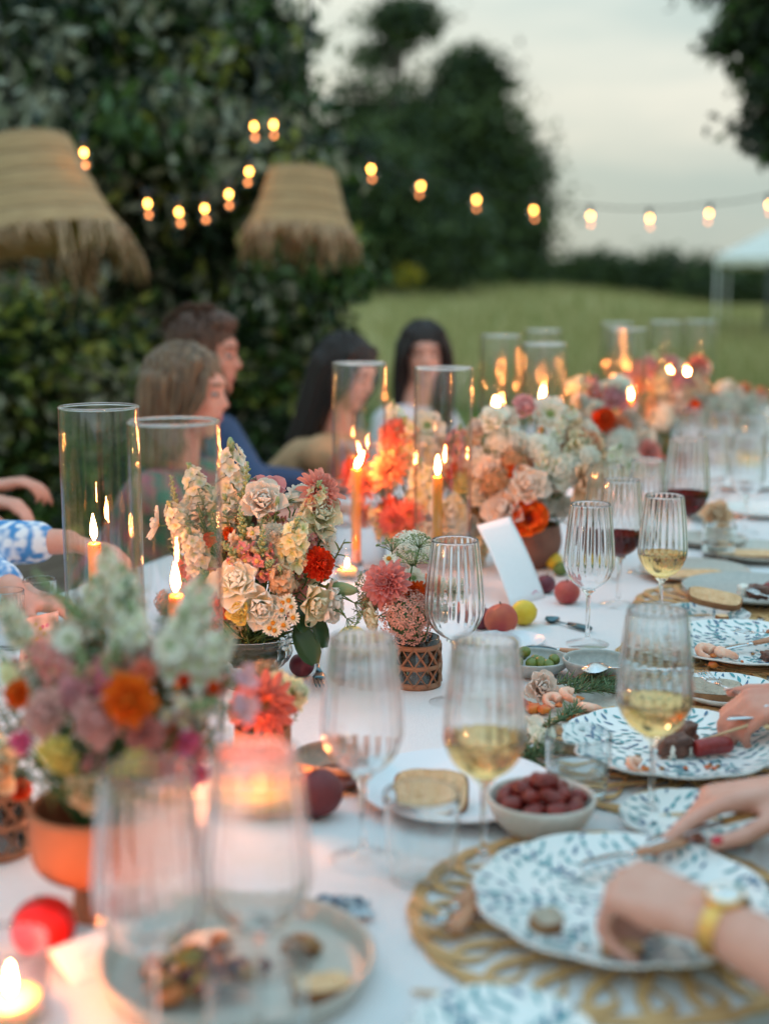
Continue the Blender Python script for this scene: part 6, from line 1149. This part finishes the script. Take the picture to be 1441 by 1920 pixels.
hd = pt(-185, 700, 3.35); w5 = person('guest in a terracotta dress whose folded forearms rest by the table edge', hd, (.95, -.2, 0), TOW, SKIN, 'bob', HAIRM, TERC, 1.5, [arm(1, pt(-30, 935, 3.15), (.9, -.3, -.1), pole=(-.6, -.5, -1)), arm(-1, pt(-25, 912, 3.3), (.8, .2, .1), pole=(-.5, .4, -1))], .1, hs=1.0, back=.24)
hd = pt(-290, 760, 2.80); w6 = person('guest in a blue and white printed shirt reaching onto the cloth', hd, (.9, -.3, 0), TOW, SKIN, 'short', HAIRM, BLUP, 1.80, [arm(-1, pt(128, 1015, 2.62), (.95, .1, -.25), pole=(-.5, .2, -1)), arm(1, pt(40, 1115, 2.45), (.95, -.2, -.2), pole=(-.4, -.5, -1))], .1, hs=1.04, legmat=SKIRT)
# guests on the right: their hands reach into the picture
WR = tab(1335, 1726, .080); KN = tab(1112, 1634, .084); dR = (KN - WR).normalized()
WR2 = tab(1480, 1478, .070); dR2 = (tab(1365, 1494, .066) - WR2).normalized()
PINCH = [(1.15, .85, .35), (1.2, 1.0, .4), (1.25, 1.1, .45), (1.25, 1.15, .5)]; POINT = [(.30, .22, .12), (.55, .75, .4), (.75, .9, .5), (.85, .95, .5)]
pR = ts(WR.dot(TU) + .16, T_R + .33, 0); hdR = Vector((pR.x, pR.y, 1.20))
person('guest with a gold watch and red nails eating from the leaf plate', hdR, -TOW, -TOW, SKIN2, 'long', HAIRD, DARKC, .3,
       [(1, WR, dR, (.1, -.25, 1), TU, PINCH, [(.7, .45, -.5), (.8, .1, -.6), (.8, -.2, -.6)], ('E', WR - dR * .17 + Vector((.06, -.16, -.01)), 0, 0), None), (-1, WR2, dR2, (0, .2, 1), -TU, POINT, [(.75, .55, -.35), (.95, .15, -.25), (1, -.05, -.1)], ('E', WR2 + Vector((.23, -.02, .06)), 0, 0), NAIL)], .35, voxel=.0048, back=.16, hsc=1.08)
WR3 = tab(1535, 1318, .075); dR3 = (tab(1450, 1322, .072) - WR3).normalized(); pR = ts(WR3.dot(TU) + .06, T_R + .36, 0); hdR = Vector((pR.x, pR.y, 1.22))
person('guest at the skewered meat plate holding a fork', hdR, -TOW, -TOW, SKIN3, 'short', HAIRM, NAVYC, 1.5,
       [(1, WR3, dR3, (.2, -.3, 1), TU, [(.75, .9, .5)] * 4, THUMB, ('E', WR3 + Vector((.22, -.08, .07)), 0, 0), NAILN), (-1, hdR - TOW * .22 + TU * .16 - Vector((0, 0, .56)), -TOW, (0, 0, 1), -TU, RELAX, THUMB, (.4, .4, -1), None)], .3, voxel=.0055, back=.16, legmat=SKIRT)
# watch on the wrist
GOLD = M('gold', (.82, .46, .14), .28, metal=1.0); DIAL = M('watch_dial', (.86, .88, .88), .3)
nW = Vector((.1, -.25, 1)); nW = (nW - dR * nW.dot(dR)).normalized(); sW = dR.cross(nW); wc = WR - dR * .012; q = Matrix((sW, dR, nW)).transposed().to_4x4()
t = thing('wrist_watch', 'gold bracelet watch with pale dial on the reaching wrist', 'watch', wc); t.matrix_local = Matrix.Translation(wc) @ q
m = MB(); P = [(math.cos(a) * .0315, 0, math.sin(a) * .0265) for a in np.linspace(0, 6.283, 41)]
V = []; 
for (x, y, z) in P[:-1]: V += [(x, -.0075, z), (x, .0075, z), (x * 1.07, .0075, z * 1.07), (x * 1.07, -.0075, z * 1.07)]
m.add(V, [(4 * i + a, 4 * i + (a + 1) % 4, 4 * ((i + 1) % 40) + (a + 1) % 4, 4 * ((i + 1) % 40) + a) for i in range(40) for a in range(4)]); put('bracelet', m, GOLD, t, smooth=False)
m = MB(); m.lathe([(0, .022), (.0165, .022), (.0172, .025), (.0172, .031), (.0155, .0325), (.0145, .032), (0, .0318)], 32); put('case', m, GOLD, t); m = MB(); m.lathe([(0, .0316), (.0143, .0316), (.0143, .0324), (0, .0326)], 32); put('dial', m, DIAL, t)
m = MB(); m.box(.0005, .004, .0002, mat=X((0, .004, .0330))); m.box(.003, .0005, .0002, mat=X((.003, 0, .0330))); put('hands', m, IRIS, t, smooth=False)
# cutlery held in the hands
cutlery('knife', 'table knife with light wooden handle held in the hand with red nails', tab(1205, 1590, .036), tab(1478, 1510, .055), (STEEL, HANDL))
cutlery('fork', 'silver fork held over the grey bread slice', tab(1312, 1268, .060), tab(1440, 1332, .070), (STEEL, STEEL))
cutlery('knife', 'dark-handled knife gripped above the skewered meat plate', tab(1360, 1352, .055), tab(1470, 1345, .060), (STEEL, M('handle_dark', (.12, .05, .03), .4)))
# ------------------------------------------------------------------ chairs
CHW = M('chair_grey_wood', (.42, .40, .37), .7, (.34, .32, .29), 8, aniso=(6, 6, 1))
def chair(label, pos, F_):
    F_ = Vector(F_); rz = math.atan2(F_.y, F_.x); t = thing('dining_chair', label, 'chair', (pos.x, pos.y, 0), rz, 'grey wooden dining chairs')
    m = MB(); m.box(.21, .21, .014, bev=.006, mat=X((0, 0, .440))); put('seat', m, CHW, t)
    for sx in (-1, 1):
        m = MB(); m.tube([(.18, .17 * sx, .428), (.19, .18 * sx, 0)], [.018, .014], 8); put('leg', m, CHW, t)
        m = MB(); m.tube(smoothpath([(-.22, .18 * sx, 0), (-.19, .175 * sx, .43), (-.23, .18 * sx, .70), (-.27, .17 * sx, .90)], 9), .015, 8); put('back_post', m, CHW, t)
    m = MB(); m.tube(smoothpath([(-.27, -.17, .90), (-.295, -.08, .925), (-.30, 0, .93), (-.295, .08, .925), (-.27, .17, .90)], 11), .016, 8); put('top_rail', m, CHW, t)
    for s_ in (-1, 1): m = MB(); m.tube(smoothpath([(-.20, .17 * s_, .50), (-.25, 0, .70 + .004 * s_), (-.27, -.16 * s_, .88)], 8), .009, 6); put('cross_slat', m, CHW, t)
    m = MB(); m.tube([(-.21, -.18, .22), (-.21, .18, .22)], .009, 6); m.tube([(.185, -.175, .2), (.185, .175, .2)], .009, 6); put('stretcher', m, CHW, t)
for (tt, bb), lb, f_ in ((w3, 'grey cross-back chair of the woman in tan', TOW), (w4, 'grey cross-back chair of the woman in white', Vector((.75, -.66, 0)).normalized())):
    chair(lb, bb - f_ * .02, f_)

# long backless bench for the guests nearest on the left
DW = M('bench_dark_wood', (.09, .055, .035), .7, (.13, .08, .05), 8, aniso=(9, 1, 1))
sb = [w[1].dot(TU) for w in (w1, w2, w5, w6)]; tbn = min(w[1].dot(TN) for w in (w1, w2, w5, w6)) + .04; b0 = TU * (min(sb) - .35) + TN * tbn; bl_ = max(sb) - min(sb) + .7
t = thing('wooden_bench', 'long dark backless bench under the guests beside the blond woman', 'bench', b0, -TA)
for i in range(3): m = MB(); m.box(.075, bl_ / 2, .014, mat=X((-.16 + .16 * i, bl_ / 2, .425))); put('plank', m, DW, t, smooth=False)
for y_ in (.2, bl_ / 2, bl_ - .2):
    for sx in (-.17, .17): m = MB(); m.box(.025, .03, .205, mat=X((sx, y_, .206))); put('leg', m, DW, t, smooth=False)
